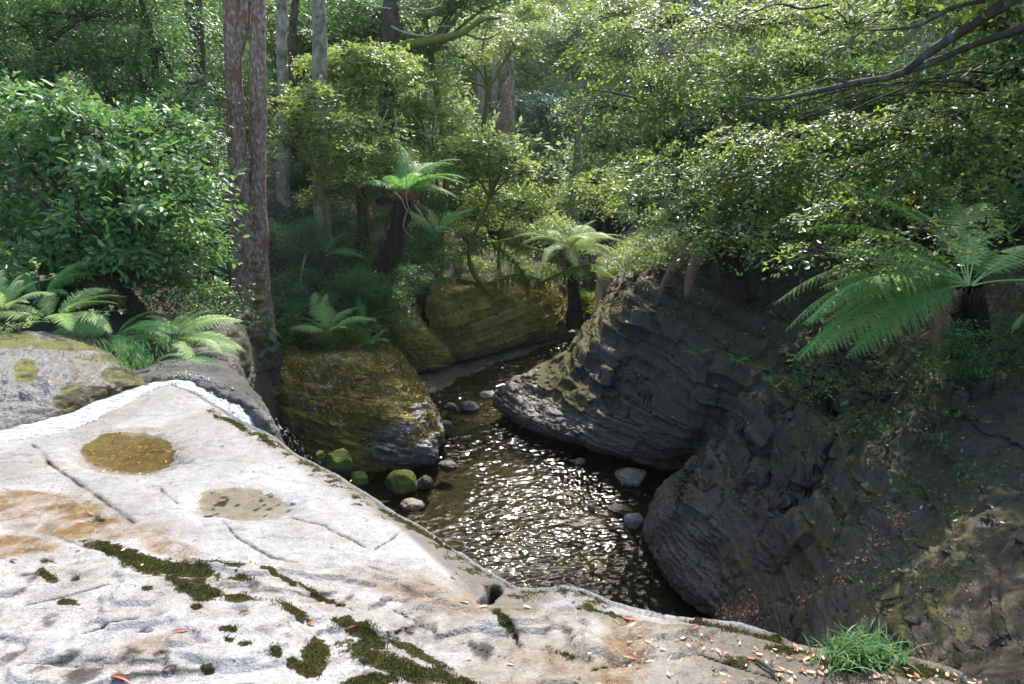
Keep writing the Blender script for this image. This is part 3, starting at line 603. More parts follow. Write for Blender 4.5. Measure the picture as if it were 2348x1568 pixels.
nz_ = smooth(-.35, .35, fbm(P, 3, 5, 160)); nz2 = smooth(-.2, .3, fbm(P, 9, 4, 161))
dR = line_dist(eR[4:20], x, y); strip = smooth(.25, .06, dR + .06 * fbm(P, 6, 4, 162)) * inside
dull = np.maximum(dull, strip * (.55 + .4 * nz2)); moss = np.maximum(moss, .46 * strip)
grey = smooth(1130, 1010, py + .22 * (px - 300)) * (1 - inB) * (1 - inC)
dull = np.maximum(dull, grey * (.22 + .38 * nz_))
dull = np.maximum(dull, (.16 + .2 * nz_) * smooth(1.9, 1.1, ell(430, 1120, 330, 90, 18)) * (1 - inB) * (1 - inC))
dull = np.maximum(dull, .42 * smooth(1.75, 1.15, pools[0][5]) * (.6 + .4 * nz2)); dull = np.maximum(dull, .34 * smooth(1.7, .9, pools[1][5]) * (.55 + .45 * nz2))
brown = np.maximum(brown, .5 * smooth(1.5, 1.0, pools[0][5]) * nz2); brown = np.maximum(brown, .45 * smooth(1.45, .8, pools[1][5]) * nz2)
cr = np.maximum(cr, .9 * (pools[1][5] < 1.15) * smooth(.42, .5, fbm(P, 26, 2, 163)))
cr = np.maximum(cr, .75 * inB * smooth(.36, .50, fbm(P, 9, 5, 164)) * smooth(-.1, .2, fbm(P, 2, 3, 165)))
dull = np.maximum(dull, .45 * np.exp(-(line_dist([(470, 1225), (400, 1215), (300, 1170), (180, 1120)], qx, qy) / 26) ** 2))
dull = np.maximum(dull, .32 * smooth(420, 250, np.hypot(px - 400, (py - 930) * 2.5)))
wet = np.maximum(smooth(.4, .9, brown), np.maximum(run, .7 * smooth(1300, 1500, px)))
wet = np.maximum(wet, smooth(1.6, 1.1, pools[0][5]))
me = mesh_np('ledge', np.stack([x, y, zz], -1), grid_faces(len(ys), len(xs)), mat=M['slab'], attrs=dict(moss=moss, brown=brown, dull=dull, crack=cr, wet=wet, mottle=inB * (.55 + .45 * smooth(1300, 1500, px + py * .3)) + .12, tan=np.clip(.75 * smooth(900, 1300, px + .6 * (py - 1300)) * inB + .35 * smooth(.9, 0, ell(980, 1360, 300, 60, 14)) + .3 * inB, 0, 1)))
tag(link('sandstone_ground', me), 'sunlit pale sandstone ledge with cracks, moss and rusty stains in the foreground', 'rock ledge', kind='structure')
SLAB = dict(zz=zz.reshape(len(ys), len(xs)), xs=xs, ys=ys, moss=moss, x=x, y=y, z=zz, sd=sd)
def slab_h(x_, y_):
    i = np.clip(((np.asarray(y_) - ys[0]) / .011).round().astype(int), 0, len(ys) - 1); j = np.clip(((np.asarray(x_) - xs[0]) / .0112).round().astype(int), 0, len(xs) - 1)
    return SLAB['zz'][i, j]
SLAB_N = grid_normals(np.stack([X, Y, SLAB['zz']], -1))
SLAB_XS, SLAB_YS = xs, ys
for k, (cx, cy, rx, ry, zl, r) in enumerate(pools):
    a = np.linspace(0, 2 * np.pi, 60, endpoint=False); R = np.linspace(0, 1.12, 9)
    aa, rr = np.meshgrid(a, R)
    d4 = math.radians(4); ux = rr * rx * np.cos(aa); uy = rr * ry * np.sin(aa)
    V = np.array([atz(cx + u * math.cos(d4) - v * math.sin(d4), cy + u * math.sin(d4) + v * math.cos(d4), zl) for u, v in zip(ux.ravel(), uy.ravel())])
    me = mesh_np('pool', V, grid_faces(len(R), len(a), True), mat=M[['pool', 'puddle'][k]])
    tag(link('pool_water', me), ['olive rock pool with drowned leaves on the upper part of the pale ledge', 'faint shallow brown puddle in the middle of the pale ledge'][k], 'rock pool', kind='structure')

# boulder across the small cascade, and the wet dark rock behind the chute
BO = [
 [(-900, 1175, 0), (-900, 1110, 3.55), (-900, 1050, 3.8), (-900, 960, 4.4), (-900, 880, 5.2), (-900, 850, 6)],
 [(-560, 1105, 0), (-560, 1050, 3.95), (-560, 990, 4.2), (-560, 900, 4.8), (-560, 825, 5.7), (-560, 800, 6.6)],
 [(-250, 1054, 0), (-250, 1000, 4.3), (-250, 930, 4.6), (-250, 850, 5.2), (-250, 780, 6.2), (-250, 770, 7)],
 [(0, 993, 0), (0, 940, 4.8), (0, 880, 5.1), (0, 815, 5.7), (0, 766, 6.5), (0, 768, 7.2)],
 [(130, 962, 0), (130, 910, 5.05), (130, 850, 5.4), (125, 800, 6), (115, 768, 6.7), (110, 770, 7.4)],
 [(250, 915, 0), (240, 885, 5.45), (235, 845, 5.8), (225, 815, 6.2), (215, 795, 6.6), (210, 796, 7.2)],
 [(328, 884, 0), (326, 884, 5.75), (322, 876, 5.9), (312, 866, 6.1), (300, 858, 6.3), (290, 852, 6.8)],
 [(352, 895, 0), (350, 893, 5.75), (347, 890, 5.9), (335, 884, 6.1), (322, 880, 6.3), (310, 880, 6.8)]]
BW = []
for c in BO:
    q = [slabp(c[0][0], c[0][1], -.045)] + [aty(*p) for p in c[1:]]
    BW.append([q[0] + np.array([0, -.12, -.16])] + q)
def moss_bo(V, N):
    px, py = project(V); v = np.full(len(V), .05) + .25 * fbm(V, 3, 3, 80)
    for cx, cy, rx, ry, s in [(60, 850, 30, 30, .9), (170, 920, 45, 45, .75), (280, 860, 50, 22, 1), (170, 790, 110, 16, .8), (30, 780, 60, 20, .8), (230, 900, 40, 20, .7), (300, 875, 40, 20, 1), (30, 1000, 40, 12, .6), (240, 820, 70, 10, .7)]:
        v = np.maximum(v, s * smooth(1.4, .6, np.hypot((px - cx) / rx, (py - cy) / ry)))
    return v
o, _, _ = rock_obj('rounded_boulder', BW, 150, 520, M['rock_face'], rock_disp(.10, .02, .07, 33, (0, 0), .02, .018, .03), moss_bo)
org = np.array(BW[4][2]); o.data.transform(Matrix.Translation(-Vector(org))); o.location = org
tag(o, 'broad wet grey boulder with moss patches on the far side of the small cascade', 'boulder')
WE = [
 [(290, 885, 6.1), (300, 860, 6.5), (300, 830, 7.2), (300, 800, 8), (300, 795, 9)],
 [(400, 880, 6.12), (400, 858, 6.4), (400, 825, 7), (400, 795, 8), (400, 780, 9.4)],
 [(470, 895, 5.97), (465, 868, 6.3), (460, 825, 7), (455, 790, 7.9), (450, 770, 9.5)],
 [(545, 932, 5.75), (530, 885, 6.2), (510, 835, 7), (485, 790, 8.0), (470, 765, 10)],
 [(625, 985, 5.4), (590, 935, 6), (550, 865, 7), (510, 797, 8.2), (505, 770, 10)]]
WW = [[c[0] + np.array([-.02, -.15, -.5])] + c for c in cols(WE)]
last = WW[-1]
WW.append([p + np.array([.10 + .03 * i, 0, -.5]) for i, p in enumerate(last)]); WW.append([p + np.array([.14 + .05 * i, -.02, -2.2]) for i, p in enumerate(last)]); WW.append([p + np.array([.12 + .05 * i, 0, -4.6]) for i, p in enumerate(last)])
o, _, _ = rock_obj('rocky_bank', WW, 150, 420, M['rock_black'], rock_disp(.12, .03, .09, 37, (.1, .1), .03, .02), lambda V, N: .28 + .2 * fbm(V, 1.5, 3, 85) - .2 * smooth(4.2, 3.9, V[:, 2]) * 0, face=(0, 4, 8))
tag(o, 'black dripping rock beside the top of the waterfall', 'rock bank', kind='structure')

CW = []
for gx, gy, gz in [tuple(aty(*p)) for p in [(545, 850, 7.9), (520, 812, 8.6), (532, 787, 10), (566, 780, 12), (600, 775, 12.8), (622, 778, 13.4), (606, 785, 14.8), (640, 785, 15.2)]]:
    zt = float(ground_h(gx, gy)[0]); CW.append([np.array([gx - .5, gy + .1, zt + .1]), np.array([gx - .05, gy, zt + .06]), np.array([gx + .08, gy, zt * .72]), np.array([gx + .05, gy, zt * .45]), np.array([gx + .14, gy, zt * .2]), np.array([gx + .2, gy, -.6])])
o, _, _ = rock_obj('rocky_bank', CW, 130, 330, M['rock_black'], rock_disp(.2, .05, .2, 39, (.1, .1), .05, .02, .05), lambda V, N: .50 + .3 * fbm(V, 1.2, 3, 86), face=(3, 8, 5))
tag(o, 'dark mossy side of the cleft behind the waterfall', 'cleft wall', kind='structure')

# cascade and chute of white water
def ribbon(far, near, n, m, amp, seed):
    A = catmull(np.array(far), n); B = catmull(np.array(near), n)
    t = np.linspace(0, 1, m)[None, :, None]; G = A[:, None] * (1 - t) + B[:, None] * t
    Pp = G.reshape(-1, 3); tt = np.tile(np.linspace(0, 1, m), n)
    G = Pp.copy(); G[:, 2] += amp * (fbm(Pp, 7, 4, seed) + .6 * np.abs(fbm(Pp, 20, 3, seed + 1))) + .02 * np.sin(np.pi * tt)
    rag = np.minimum(tt, 1 - tt); G[:, 2] -= .05 * (rag < .001)
    G[:, 1] += .05 * fbm(Pp, 9, 3, seed + 2) * np.exp(-(rag / .12) ** 2)
    return G, grid_faces(n, m)[:, ::-1]
farL = [slabp(a, b, -.045) for a, b in [(-900, 1168), (-560, 1096), (-300, 1038), (-120, 1003), (0, 979), (110, 950), (230, 905), (330, 881), (400, 872)]]
nearL = [slabp(a, b, -.045) for a, b in [(-900, 1215), (-560, 1140), (-300, 1085), (-120, 1052), (0, 1026), (150, 998), (260, 955), (345, 905), (400, 893)]]
V1, F1 = ribbon(farL, nearL, 640, 40, .014, 150)
farR = [aty(*p) for p in [(395, 874, 6.12), (415, 864, 6.2), (455, 870, 6.15), (500, 888, 6.05), (555, 918, 5.88), (602, 950, 5.7), (640, 985, 5.45)]]
nearR = [aty(*p) for p in [(395, 893, 5.75), (420, 905, 5.62), (470, 935, 5.48), (510, 960, 5.35), (560, 992, 5.15), (600, 1015, 5.0), (645, 1030, 4.9)]]
for k in range(7): farR[k] = farR[k] + np.array([0, 0, -.015 * k]); nearR[k] = nearR[k] + np.array([0, 0, -.01 - .02 * k])
V2, F2 = ribbon(farR, nearR, 300, 50, .05, 155)
rg = np.random.default_rng(5); dv = []; df = []
ico = np.array([(1, 0, 0), (-1, 0, 0), (0, 1, 0), (0, -1, 0), (0, 0, 1), (0, 0, -1)], float); icf = np.array([(0, 2, 4), (2, 1, 4), (1, 3, 4), (3, 0, 4), (2, 0, 5), (1, 2, 5), (3, 1, 5), (0, 3, 5)])
base = len(V1) + len(V2); A = catmull(np.array(farR), 100)
for k in range(520):
    i = int(rg.integers(8, 100)); c = A[i] + np.array([rg.normal(0, .04), rg.normal(.0, .03), abs(rg.normal(0, .028)) + .005]); s = rg.uniform(.003, .011) * (1 if rg.random() < .85 else 1.6)
    df.append(icf + base + 6 * k); dv.append(c + ico * s * rg.uniform(.7, 1.5, (1, 3)))
for k in range(60):
    t = rg.uniform(0, 1); c = aty(650 + 90 * t, 985 + 105 * t + rg.normal(0, 12), 5.3 - .6 * t); s = rg.uniform(.003, .008)
    df.append(icf + base + 6 * (520 + k)); dv.append(c + ico * s * np.array([.6, .6, 1.8]))
me = mesh_np('cascade', np.concatenate([V1, V2] + dv), np.concatenate([F1, F2 + len(V1)]), np.concatenate(df), mat=M['foam'])
tag(link('cascade_water', me), 'white water sliding past the ledge and spilling down the chute', 'cascade', kind='structure')
# ------------------------------------------------------------------ foliage
def quatless_frames(D, N):
    D = D / (np.linalg.norm(D, axis=1, keepdims=True) + 1e-9)
    N = N - D * (D * N).sum(1, keepdims=True); N = N / (np.linalg.norm(N, axis=1, keepdims=True) + 1e-9)
    return D, np.cross(N, D), N
def leaf_faces(C, D, N, L, wid=.45, fold=.12, detail=False):
    """leaves as folded blades: C base points, D axis, N normal, L length -> verts, quads, verts per leaf"""
    D, S, N = quatless_frames(D, N); L = L[:, None]
    if not detail:
        V = np.stack([C, C + D * L * .5 + S * L * wid * .5 - N * L * fold, C + D * L, C + D * L * .5 - S * L * wid * .5 - N * L * fold], 1)
        F_ = np.array([[0, 1, 2], [0, 2, 3]]); k = 4
    else:
        V = np.stack([C, C + D * L * .28 + S * L * wid * .42 + N * L * fold * .5, C + D * L * .68 + S * L * wid * .40 + N * L * fold * .35, C + D * L - N * L * fold,
                      C + D * L * .68 - S * L * wid * .40 + N * L * fold * .35, C + D * L * .28 - S * L * wid * .42 + N * L * fold * .5, C + D * L * .5 - N * L * fold * .2], 1)
        F_ = np.array([[0, 1, 6], [1, 2, 6], [2, 3, 6], [3, 4, 6], [4, 5, 6], [5, 0, 6]]); k = 7
    n = len(C)
    return V.reshape(-1, 3), (np.arange(n)[:, None, None] * k + F_[None]).reshape(-1, 3), k
class Bag:
    def __init__(s): s.v = []; s.t = []; s.q = []; s.r = []; s.n = 0
    def add(s, V, T=None, Q=None, r=None):
        s.v.append(V); 
        if T is not None and len(T): s.t.append(T + s.n)
        if Q is not None and len(Q): s.q.append(Q + s.n)
        s.r.append(np.full(len(V), .5) if r is None else r); s.n += len(V)
    def mesh(s, name, mat, origin=(0, 0, 0), sm=True):
        return mesh_np(name, np.concatenate(s.v) - np.asarray(origin), np.concatenate(s.q) if s.q else None, np.concatenate(s.t) if s.t else None, mat, {'rnd': np.concatenate(s.r)}, sm)
def unit(rg, n):
    v = rg.normal(size=(n, 3)); return v / np.linalg.norm(v, axis=1, keepdims=True)
def tube(bag, pts, rads, sides=6, n=None, wob=0., seed=0):
    pts = np.asarray(pts, float); rads = np.asarray(rads, float)
    if n: pts = catmull(pts, n); rads = np.interp(np.linspace(0, 1, n), np.linspace(0, 1, len(rads)), rads)
    T = np.gradient(pts, axis=0); T /= np.linalg.norm(T, axis=1, keepdims=True) + 1e-9
    ref = np.array([0, 0, 1.]) if abs(T[0][2]) < .9 else np.array([1., 0, 0])
    A = np.cross(T, ref); A /= np.linalg.norm(A, axis=1, keepdims=True) + 1e-9; B = np.cross(T, A)
    a = np.linspace(0, 2 * np.pi, sides, endpoint=False)
    R = rads[:, None, None]
    V = pts[:, None] + (A[:, None] * np.cos(a)[None, :, None] + B[:, None] * np.sin(a)[None, :, None]) * R
    Vf = V.reshape(-1, 3)
    if wob:
        C = np.repeat(pts, sides, axis=0); d = Vf - C
        Vf = C + d * (1 + wob * fbm(Vf * np.array([1, 1, .35]), 4.5, 4, seed) + wob * .6 * fbm(Vf * np.array([1, 1, .25]), 14, 3, seed + 4))[:, None]
    Q = grid_faces(len(pts), sides, True)
    bag.add(Vf, Q=Q[:, ::-1])
def sprays(rg, blobs, leaf, dens, spray_r, flat=.45, droop=.15, shell=(.55, 1.05), up=-.35, detail=False, wid=.45, gap=-.15, fan=0):
    """leaf sprays spread through each blob; returns a Bag of leaves and the spray centres"""
    bag = Bag(); cen = []
    for bi, (c, r) in enumerate(blobs):
        c = np.array(c, float); r = np.array(r, float) if np.ndim(r) else np.array([r, r, r * .7])
        area = 4 * np.pi * (((r[0] * r[1]) ** 1.6 + (r[0] * r[2]) ** 1.6 + (r[1] * r[2]) ** 1.6) / 3) ** (1 / 1.6)
        nl = dens * area / (.4 * wid * 2 * leaf * leaf * .55)
        per = max(6, int(2.2 * (spray_r / leaf) ** 1.45)); ns = max(3, int(nl / per))
        u = unit(rg, int(ns * 1.8)); u = u[u[:, 2] > up][:ns]; ns = len(u)
        rad = rg.uniform(shell[0], shell[1], ns) ** .7
        rad = rad * (1 + .55 * fbm(u * 1.0 + c, 2.0, 3, 200 + bi))
        S = c + u * r * rad[:, None]
        # leave some of the shell open, in patches
        keep = fbm(S, 1.6 / max(.35, r.mean()), 3, 210) > gap
        S = S[keep]; u = u[keep]; ns = len(S)
        if ns == 0: continue
        cen.append((c, S))
        nz = u * np.array([.5, .5, .35]) + np.array([0, 0, .75]) + .28 * rg.normal(size=(ns, 3)); nz /= np.linalg.norm(nz, axis=1, keepdims=True)
        out = u * np.array([1, 1, .25]) + .35 * rg.normal(size=(ns, 3)) - np.array([0, 0, droop]); 
        D, Sx, Nn = quatless_frames(out, nz)
        k = per; sr = spray_r * rg.uniform(.6, 1.3, (ns, 1))
        t = rg.uniform(-1, 1, (ns, k)); q = rg.normal(0, .38, (ns, k)) * (1.15 - .5 * t)
        Ps = S[:, None] + D[:, None] * (t * sr)[..., None] + Sx[:, None] * (q * sr)[..., None] + Nn[:, None] * (rg.normal(0, .12 * flat / .45, (ns, k)) * sr)[..., None] - np.array([0, 0, 1]) * (droop * sr * (t ** 2 + q ** 2))[..., None]
        ld = D[:, None] * .7 + Sx[:, None] * np.sign(q)[..., None] * .75 + .35 * rg.normal(size=(ns, k, 3))
        ln = Nn[:, None] + flat * 1.0 * rg.normal(size=(ns, k, 3)) * .8
        L = leaf * rg.uniform(.5, 1.3, (ns, k)) * rg.uniform(.8, 1.15, (ns, 1))
        if fan:                                     # flat drooping sprays: leaves in two rows along fanned twigs
            mtw = rg.integers(-2, 3, (ns, k)); an = mtw * .38 + rg.normal(0, .05, (ns, k)); tt = rg.uniform(.08, 1, (ns, k)) * (1 - .12 * np.abs(mtw)); sgn = np.sign(rg.normal(size=(ns, k)))
            tw = D[:, None] * np.cos(an)[..., None] + Sx[:, None] * np.sin(an)[..., None]; sd_ = -D[:, None] * np.sin(an)[..., None] + Sx[:, None] * np.cos(an)[..., None]
            Ps = S[:, None] + tw * (tt * sr * 1.7 - .5 * sr)[..., None] + Nn[:, None] * (rg.normal(0, .03, (ns, k)) * sr)[..., None] - np.array([0, 0, 1]) * (fan * sr * tt ** 2)[..., None]
            ld = sd_ * sgn[..., None] + tw * .75 - np.array([0, 0, .25 * fan]) + .18 * rg.normal(size=(ns, k, 3)); ln = Nn[:, None] + .30 * rg.normal(size=(ns, k, 3))
        V, T, vk = leaf_faces(Ps.reshape(-1, 3), ld.reshape(-1, 3), ln.reshape(-1, 3), L.ravel(), wid, .10, detail)
        rr = np.clip(rg.normal(.45, .17, (ns, k)) + rg.normal(0, .12, (ns, 1)), 0, 1); rr = np.where(rg.random((ns, k)) < .02, 1, rr)
        bag.add(V, T=T, r=np.repeat(rr.ravel(), vk))
    return bag, cen
def limbs(rg, bag, root, cen, r0=.05, twigs=40, tw=.006, every=1):
    for ci, (c, S) in enumerate(cen):
        c = np.asarray(c); a = np.asarray(root); mid = (a + c) / 2 + np.array([rg.normal(0, .15), rg.normal(0, .15), .12 * np.linalg.norm(c - a)])
        if ci % every == 0: tube(bag, [a, mid, c], [r0, r0 * .7, r0 * .35], 6, 9, .15)
        idx = rg.permutation(len(S))[:twigs]
        for i in idx:
            s = S[i]; m_ = c + (s - c) * .55 + rg.normal(0, .07, 3) * np.linalg.norm(s - c)
            tube(bag, [c + rg.normal(0, .03, 3), m_, s], [tw * 2.2, tw * 1.4, tw * .6], 3)
def blob(px, py, Y, rx, ry, ryd=None):
    """a crown blob seen at px,py from the ledge, rx, ry its half size in picture units, at world distance Y"""
    c = aty(px, py, Y); s = (c[1] * CT - (c[2] - CAMZ) * ST) / F
    R = np.array([rx * s, (ryd if ryd else .8 * rx * s), ry * s]); return c, R
def tree(name, label, cat, blobs, leafmat, leaf=.09, dens=1.0, spray_r=.35, base=None, rad=.08, bark='bark_moss', seed=1, flat=.45, droop=.15, group=None, detail=False,
         wid=.45, up=-.35, twigs=30, shell=(.55, 1.05), lean=(0, 0), tw=.006, sat=0, forkpt=None, gap=-.15, fan=0):
    rg = np.random.default_rng(seed); blobs = list(blobs)
    for q in range(sat):
        b_ = blobs[int(rg.integers(len(blobs) - q if q < len(blobs) else len(blobs)))] if q == 0 else blobs[int(rg.integers(max(1, len(blobs) - q)))]
        blobs.append((b_[0] + rg.uniform(-1.2, 1.2) * b_[3], b_[1] + rg.uniform(-.4, 2.4) * b_[4], b_[2] + rg.uniform(-.6, .8), b_[3] * rg.uniform(.35, .7), b_[4] * rg.uniform(.4, .8)))
    B = [blob(*b) for b in blobs]
    cm = np.mean([b[0] for b in B], axis=0)
    if base is None: bx, by = cm[0] + lean[0], cm[1] + .4 + lean[1]; base = np.array([bx, by, float(ground_h(bx, by)[0]) - .15])
    base = np.array(base, float); root = thing(name, label, cat, base, group)
    bag, cen = sprays(rg, B, leaf, dens, spray_r, flat, droop, shell, up, detail, wid, gap, fan)
    link('crown', bag.mesh('crown', M[leafmat], base), root)
    tb = Bag(); low = min(b[0][2] - b[1][2] * .4 for b in B); fork = np.array([cm[0], cm[1], max(low, base[2] + .4)]); 
    if forkpt is not None: fork = np.array(forkpt, float)
    h = fork - base; m1 = base + h * .4 + np.array([rg.normal(0, .08), rg.normal(0, .08), 0]) * np.linalg.norm(h)
    tube(tb, [base, m1, fork], [rad * 1.3, rad, rad * .75], 8, 12, .2, seed)
    limbs(rg, tb, fork, cen, rad * .55, twigs, tw, 6 if forkpt is not None else 1)
    link('trunk', tb.mesh('trunk', M[bark], base), root)
    return root
def trunk_only(name, label, cat, px0, py0, Y0, px1, py1, Y1, r0, r1, bark, seed, group=None, bend=.0, n=60, wob=.22, sides=16, sink=.6, parts=None):
    a = aty(px0, py0, Y0); b = aty(px1, py1, Y1); a2 = a - np.array([0, 0, sink])
    root = thing(name, label, cat, a2, group); tb = Bag(); rg = np.random.default_rng(seed)
    mid = [a + (b - a) * t + np.array([rg.normal(0, bend), rg.normal(0, bend), 0]) for t in (.3, .6, .8)]
    tube(tb, [a2, a] + mid + [b], [r0 * 1.35, r0 * 1.1, r0 * .9, (r0 + r1) / 2, r1 * 1.1, r1], sides, n, wob, seed)
    link('trunk', tb.mesh('trunk', M[bark], a2), root); return root, a2
# ------------------------------------------------------------------ ferns
def frond_arrays(L, W, a0, a1, npin=30, npl=11, seed=0, droop=.25, curl=.0, start=.14):
    """one frond along +X: stalk, side leaflets with lobes; returns Bag"""
    rg = np.random.default_rng(seed); bag = Bag(); n = 40
    t = np.linspace(0, 1, n); ang = a0 + (a1 - a0) * t ** .8; ds = L / (n - 1)
    xx = np.concatenate([[0], np.cumsum(np.cos(ang[:-1]) * ds)]); zz_ = np.concatenate([[0], np.cumsum(np.sin(ang[:-1]) * ds)])
    yy = curl * L * t ** 2
    R = np.stack([xx, yy, zz_], -1) + np.stack([0 * t, .012 * L * np.sin(7 * t + seed) * t, .010 * L * np.sin(9 * t + 2 * seed) * t], -1)
    tube(bag, R, np.interp(t, [0, .1, 1], [.010, .007, .0012]) * L / 1.6, 4)
    bag.r[-1][:] = .75
    V = []; T = []; rr = []; base = 0
    ts = np.linspace(start, .985, npin)
    for ti in ts:
        p = np.array([np.interp(ti, t, R[:, k]) for k in range(3)]); a = np.interp(ti, t, ang)
        tx = np.array([math.cos(a), 0, math.sin(a)]); up = np.array([-math.sin(a), 0, math.cos(a)])
        u = (ti - start) / (1 - start); pl = W * (min(1, .35 + 2.2 * u) * (1 - u ** 1.7) ** .8 + .03)
        for sgn in (-1, 1):
            ll = pl * rg.uniform(.84, 1.08) * (.45 if rg.random() < .03 else 1); m = max(4, int(npl * ll / W + 2)); fw = .25 + .45 * u + rg.normal(0, .06)
            s = np.linspace(.04, 1, m); dirv = np.array([0, sgn, 0]) + tx * fw; dirv /= np.linalg.norm(dirv)
            side = np.cross(up, dirv); side /= np.linalg.norm(side)
            sag = droop * ll * s ** 1.8 * rg.uniform(.7, 1.3)
            Cc = p + dirv * (s * ll)[:, None] - up * (sag * .8)[:, None] + up * .0
            hw = min(.42 * (ts[1] - ts[0]) * L, .24 * ll) * (1 - s ** 2.2) + .0015
            step = ll / m
            for q in (-1, 1):
                tip = Cc + side * (q * hw)[:, None] * 1.06 + dirv * step * .75 - up * (hw * .25)[:, None]
                b0 = Cc - dirv * step * .02; b1 = Cc + dirv * step * .86
                midp = tip - dirv * step * .62 - side * (q * hw * .10)[:, None]
                Vq = np.stack([b0, b1, tip, midp], 1).reshape(-1, 3); kk = np.arange(m)[:, None] * 4
                V.append(Vq); T.append((kk + (np.array([[0, 1, 2, 3]]) if q > 0 else np.array([[0, 3, 2, 1]]))) + base); base += len(Vq)
                rr.append(np.full(len(Vq), np.clip(rg.normal(.5, .12), 0, 1)) + .1 * np.repeat(rg.normal(size=m), 4))
    bag.add(np.concatenate(V), Q=np.concatenate(T), r=np.clip(np.concatenate(rr), 0, 1))
    return bag
FR = {}
def frond_mesh(key, mat, **kw):
    k = (key, mat)
    if k not in FR: FR[k] = frond_arrays(**kw).mesh('frond', M[mat], sm=False)
    return FR[k]
def kinds(mat, L, W, npin=30, npl=11, droop=.25, arch=(60, -25)):
    out = []
    for i, (da, db, cu) in enumerate([(0, 0, .04), (-10, -8, -.05), (8, 12, .02), (-4, 6, -.10)]):
        out.append(frond_mesh((L, W, npin, npl, i, arch), mat, L=L, W=W, a0=math.radians(arch[0] + da), a1=math.radians(arch[1] + db), npin=npin, npl=npl, seed=i + 1, droop=droop, curl=cu))
    return out
def add_fronds(root, meshes, spec, seed, z=0.0, off=.03):
    """spec: list of (azimuth deg, pitch deg, scale)"""
    rg = np.random.default_rng(seed)
    for i, (az, pt, sc) in enumerate(spec):
        o = link('frond', meshes[int(rg.integers(len(meshes)))], root)
        az += rg.normal(0, 4); pt += rg.normal(0, 3.5); sc *= rg.uniform(.86, 1.06)
        a = math.radians(az); R = Matrix.Rotation(a, 4, 'Z') @ Matrix.Rotation(-math.radians(pt), 4, 'Y') @ Matrix.Rotation(math.radians(rg.uniform(-26, 26)), 4, 'X')
        o.matrix_local = Matrix.Translation((off * math.cos(a), off * math.sin(a), z)) @ R @ Matrix.Scale(sc, 4)
def ring(n, seed, a0=0, a1=360, pt=(-8, 12), sc=(.8, 1.1)):
    rg = np.random.default_rng(seed)
    return [(a0 + (a1 - a0) * (i + rg.uniform(-.3, .3)) / n, rg.uniform(*pt), rg.uniform(*sc)) for i in range(n)]
def fern(name, label, px, py, Y, mat, L, W, spec, seed, group=None, npin=24, npl=8, arch=(60, -25), droop=.25, dead=None, z=None):
    p = aty(px, py, Y)
    root = thing(name, label, 'fern', p, group)
    add_fronds(root, kinds(mat, L, W, npin, npl, droop, arch), spec, seed)
    if dead: add_fronds(root, kinds('fern_brown', L * .85, W * .8, npin, npl, .4, (10, -70)), dead, seed + 5)
    return root
def tree_fern(label, crown, foot, r0, r1, mat, L, W, spec, seed, dead=None, arch=(62, -28), npin=34, npl=12, rust=True, droop=.25, r_seed=1, mix=None):
    c = aty(*crown); f = aty(*foot); f0 = f - np.array([0, 0, .4])
    root = thing('tree_fern', label, 'tree fern', f0)
    tb = Bag(); tube(tb, [f0, f, f + (c - f) * .5 + np.array([.03, 0, 0]), c], [r0 * 1.35, r0, r1 * .95, r1], 18, 40, .3, seed)
    rg = np.random.default_rng(seed)                                        # hanging root fibres and old stalk stubs
    for i in range(260):
        t = rg.uniform(0, 1) ** .8; a = rg.uniform(0, 6.28); r = (r0 + (r1 - r0) * t) * .98; p = f + (c - f) * t + np.array([math.cos(a) * r, math.sin(a) * r, 0])
        tube(tb, [p, p + np.array([math.cos(a) * .035, math.sin(a) * .035, -.03]), p + np.array([math.cos(a) * .03, math.sin(a) * .03, -.16])], [.012, .008, .003], 3)
    link('trunk', tb.mesh('trunk', M['fern_trunk'], f0), root)
    if rust:
        rb = Bag()
        for i in range(70):
            a = rg.uniform(0, 6.28); e = rg.uniform(.2, 1.2); d_ = np.array([math.cos(a) * math.cos(e), math.sin(a) * math.cos(e), math.sin(e)]); p = c + np.array([0, 0, -.12]) + d_ * r1 * .6
            tube(rb, [p, p + d_ * .12, p + d_ * .20 + np.array([0, 0, .06])], [.016, .012, .004], 4)
        link('crown_base', rb.mesh('crown_base', M['rust'], f0), root)
    z = float(c[2] - f0[2]); h = thing('tmp', None, None, (0, 0, 0)); bpy.data.objects.remove(h)
    dx, dy = float(c[0] - f0[0]), float(c[1] - f0[1])
    def addf(ms, sp, sd_):
        n0 = len(root.children); add_fronds(root, ms, sp, sd_, z)
        for ch in list(root.children)[n0:]: pass
    before = set(o.name for o in root.children)
    addf(kinds(mat, L, W, npin, npl, droop, arch) + (kinds(mix, L, W * .9, npin, npl, droop + .15, arch)[:2] if mix else []), spec, seed)
    if dead: addf(kinds('fern_brown', L * .9, W * .8, npin, npl, .45, (0, -78)), dead, seed + 9)
    for ch in root.children:
        if ch.name not in before: ch.location.x += dx; ch.location.y += dy
    return root

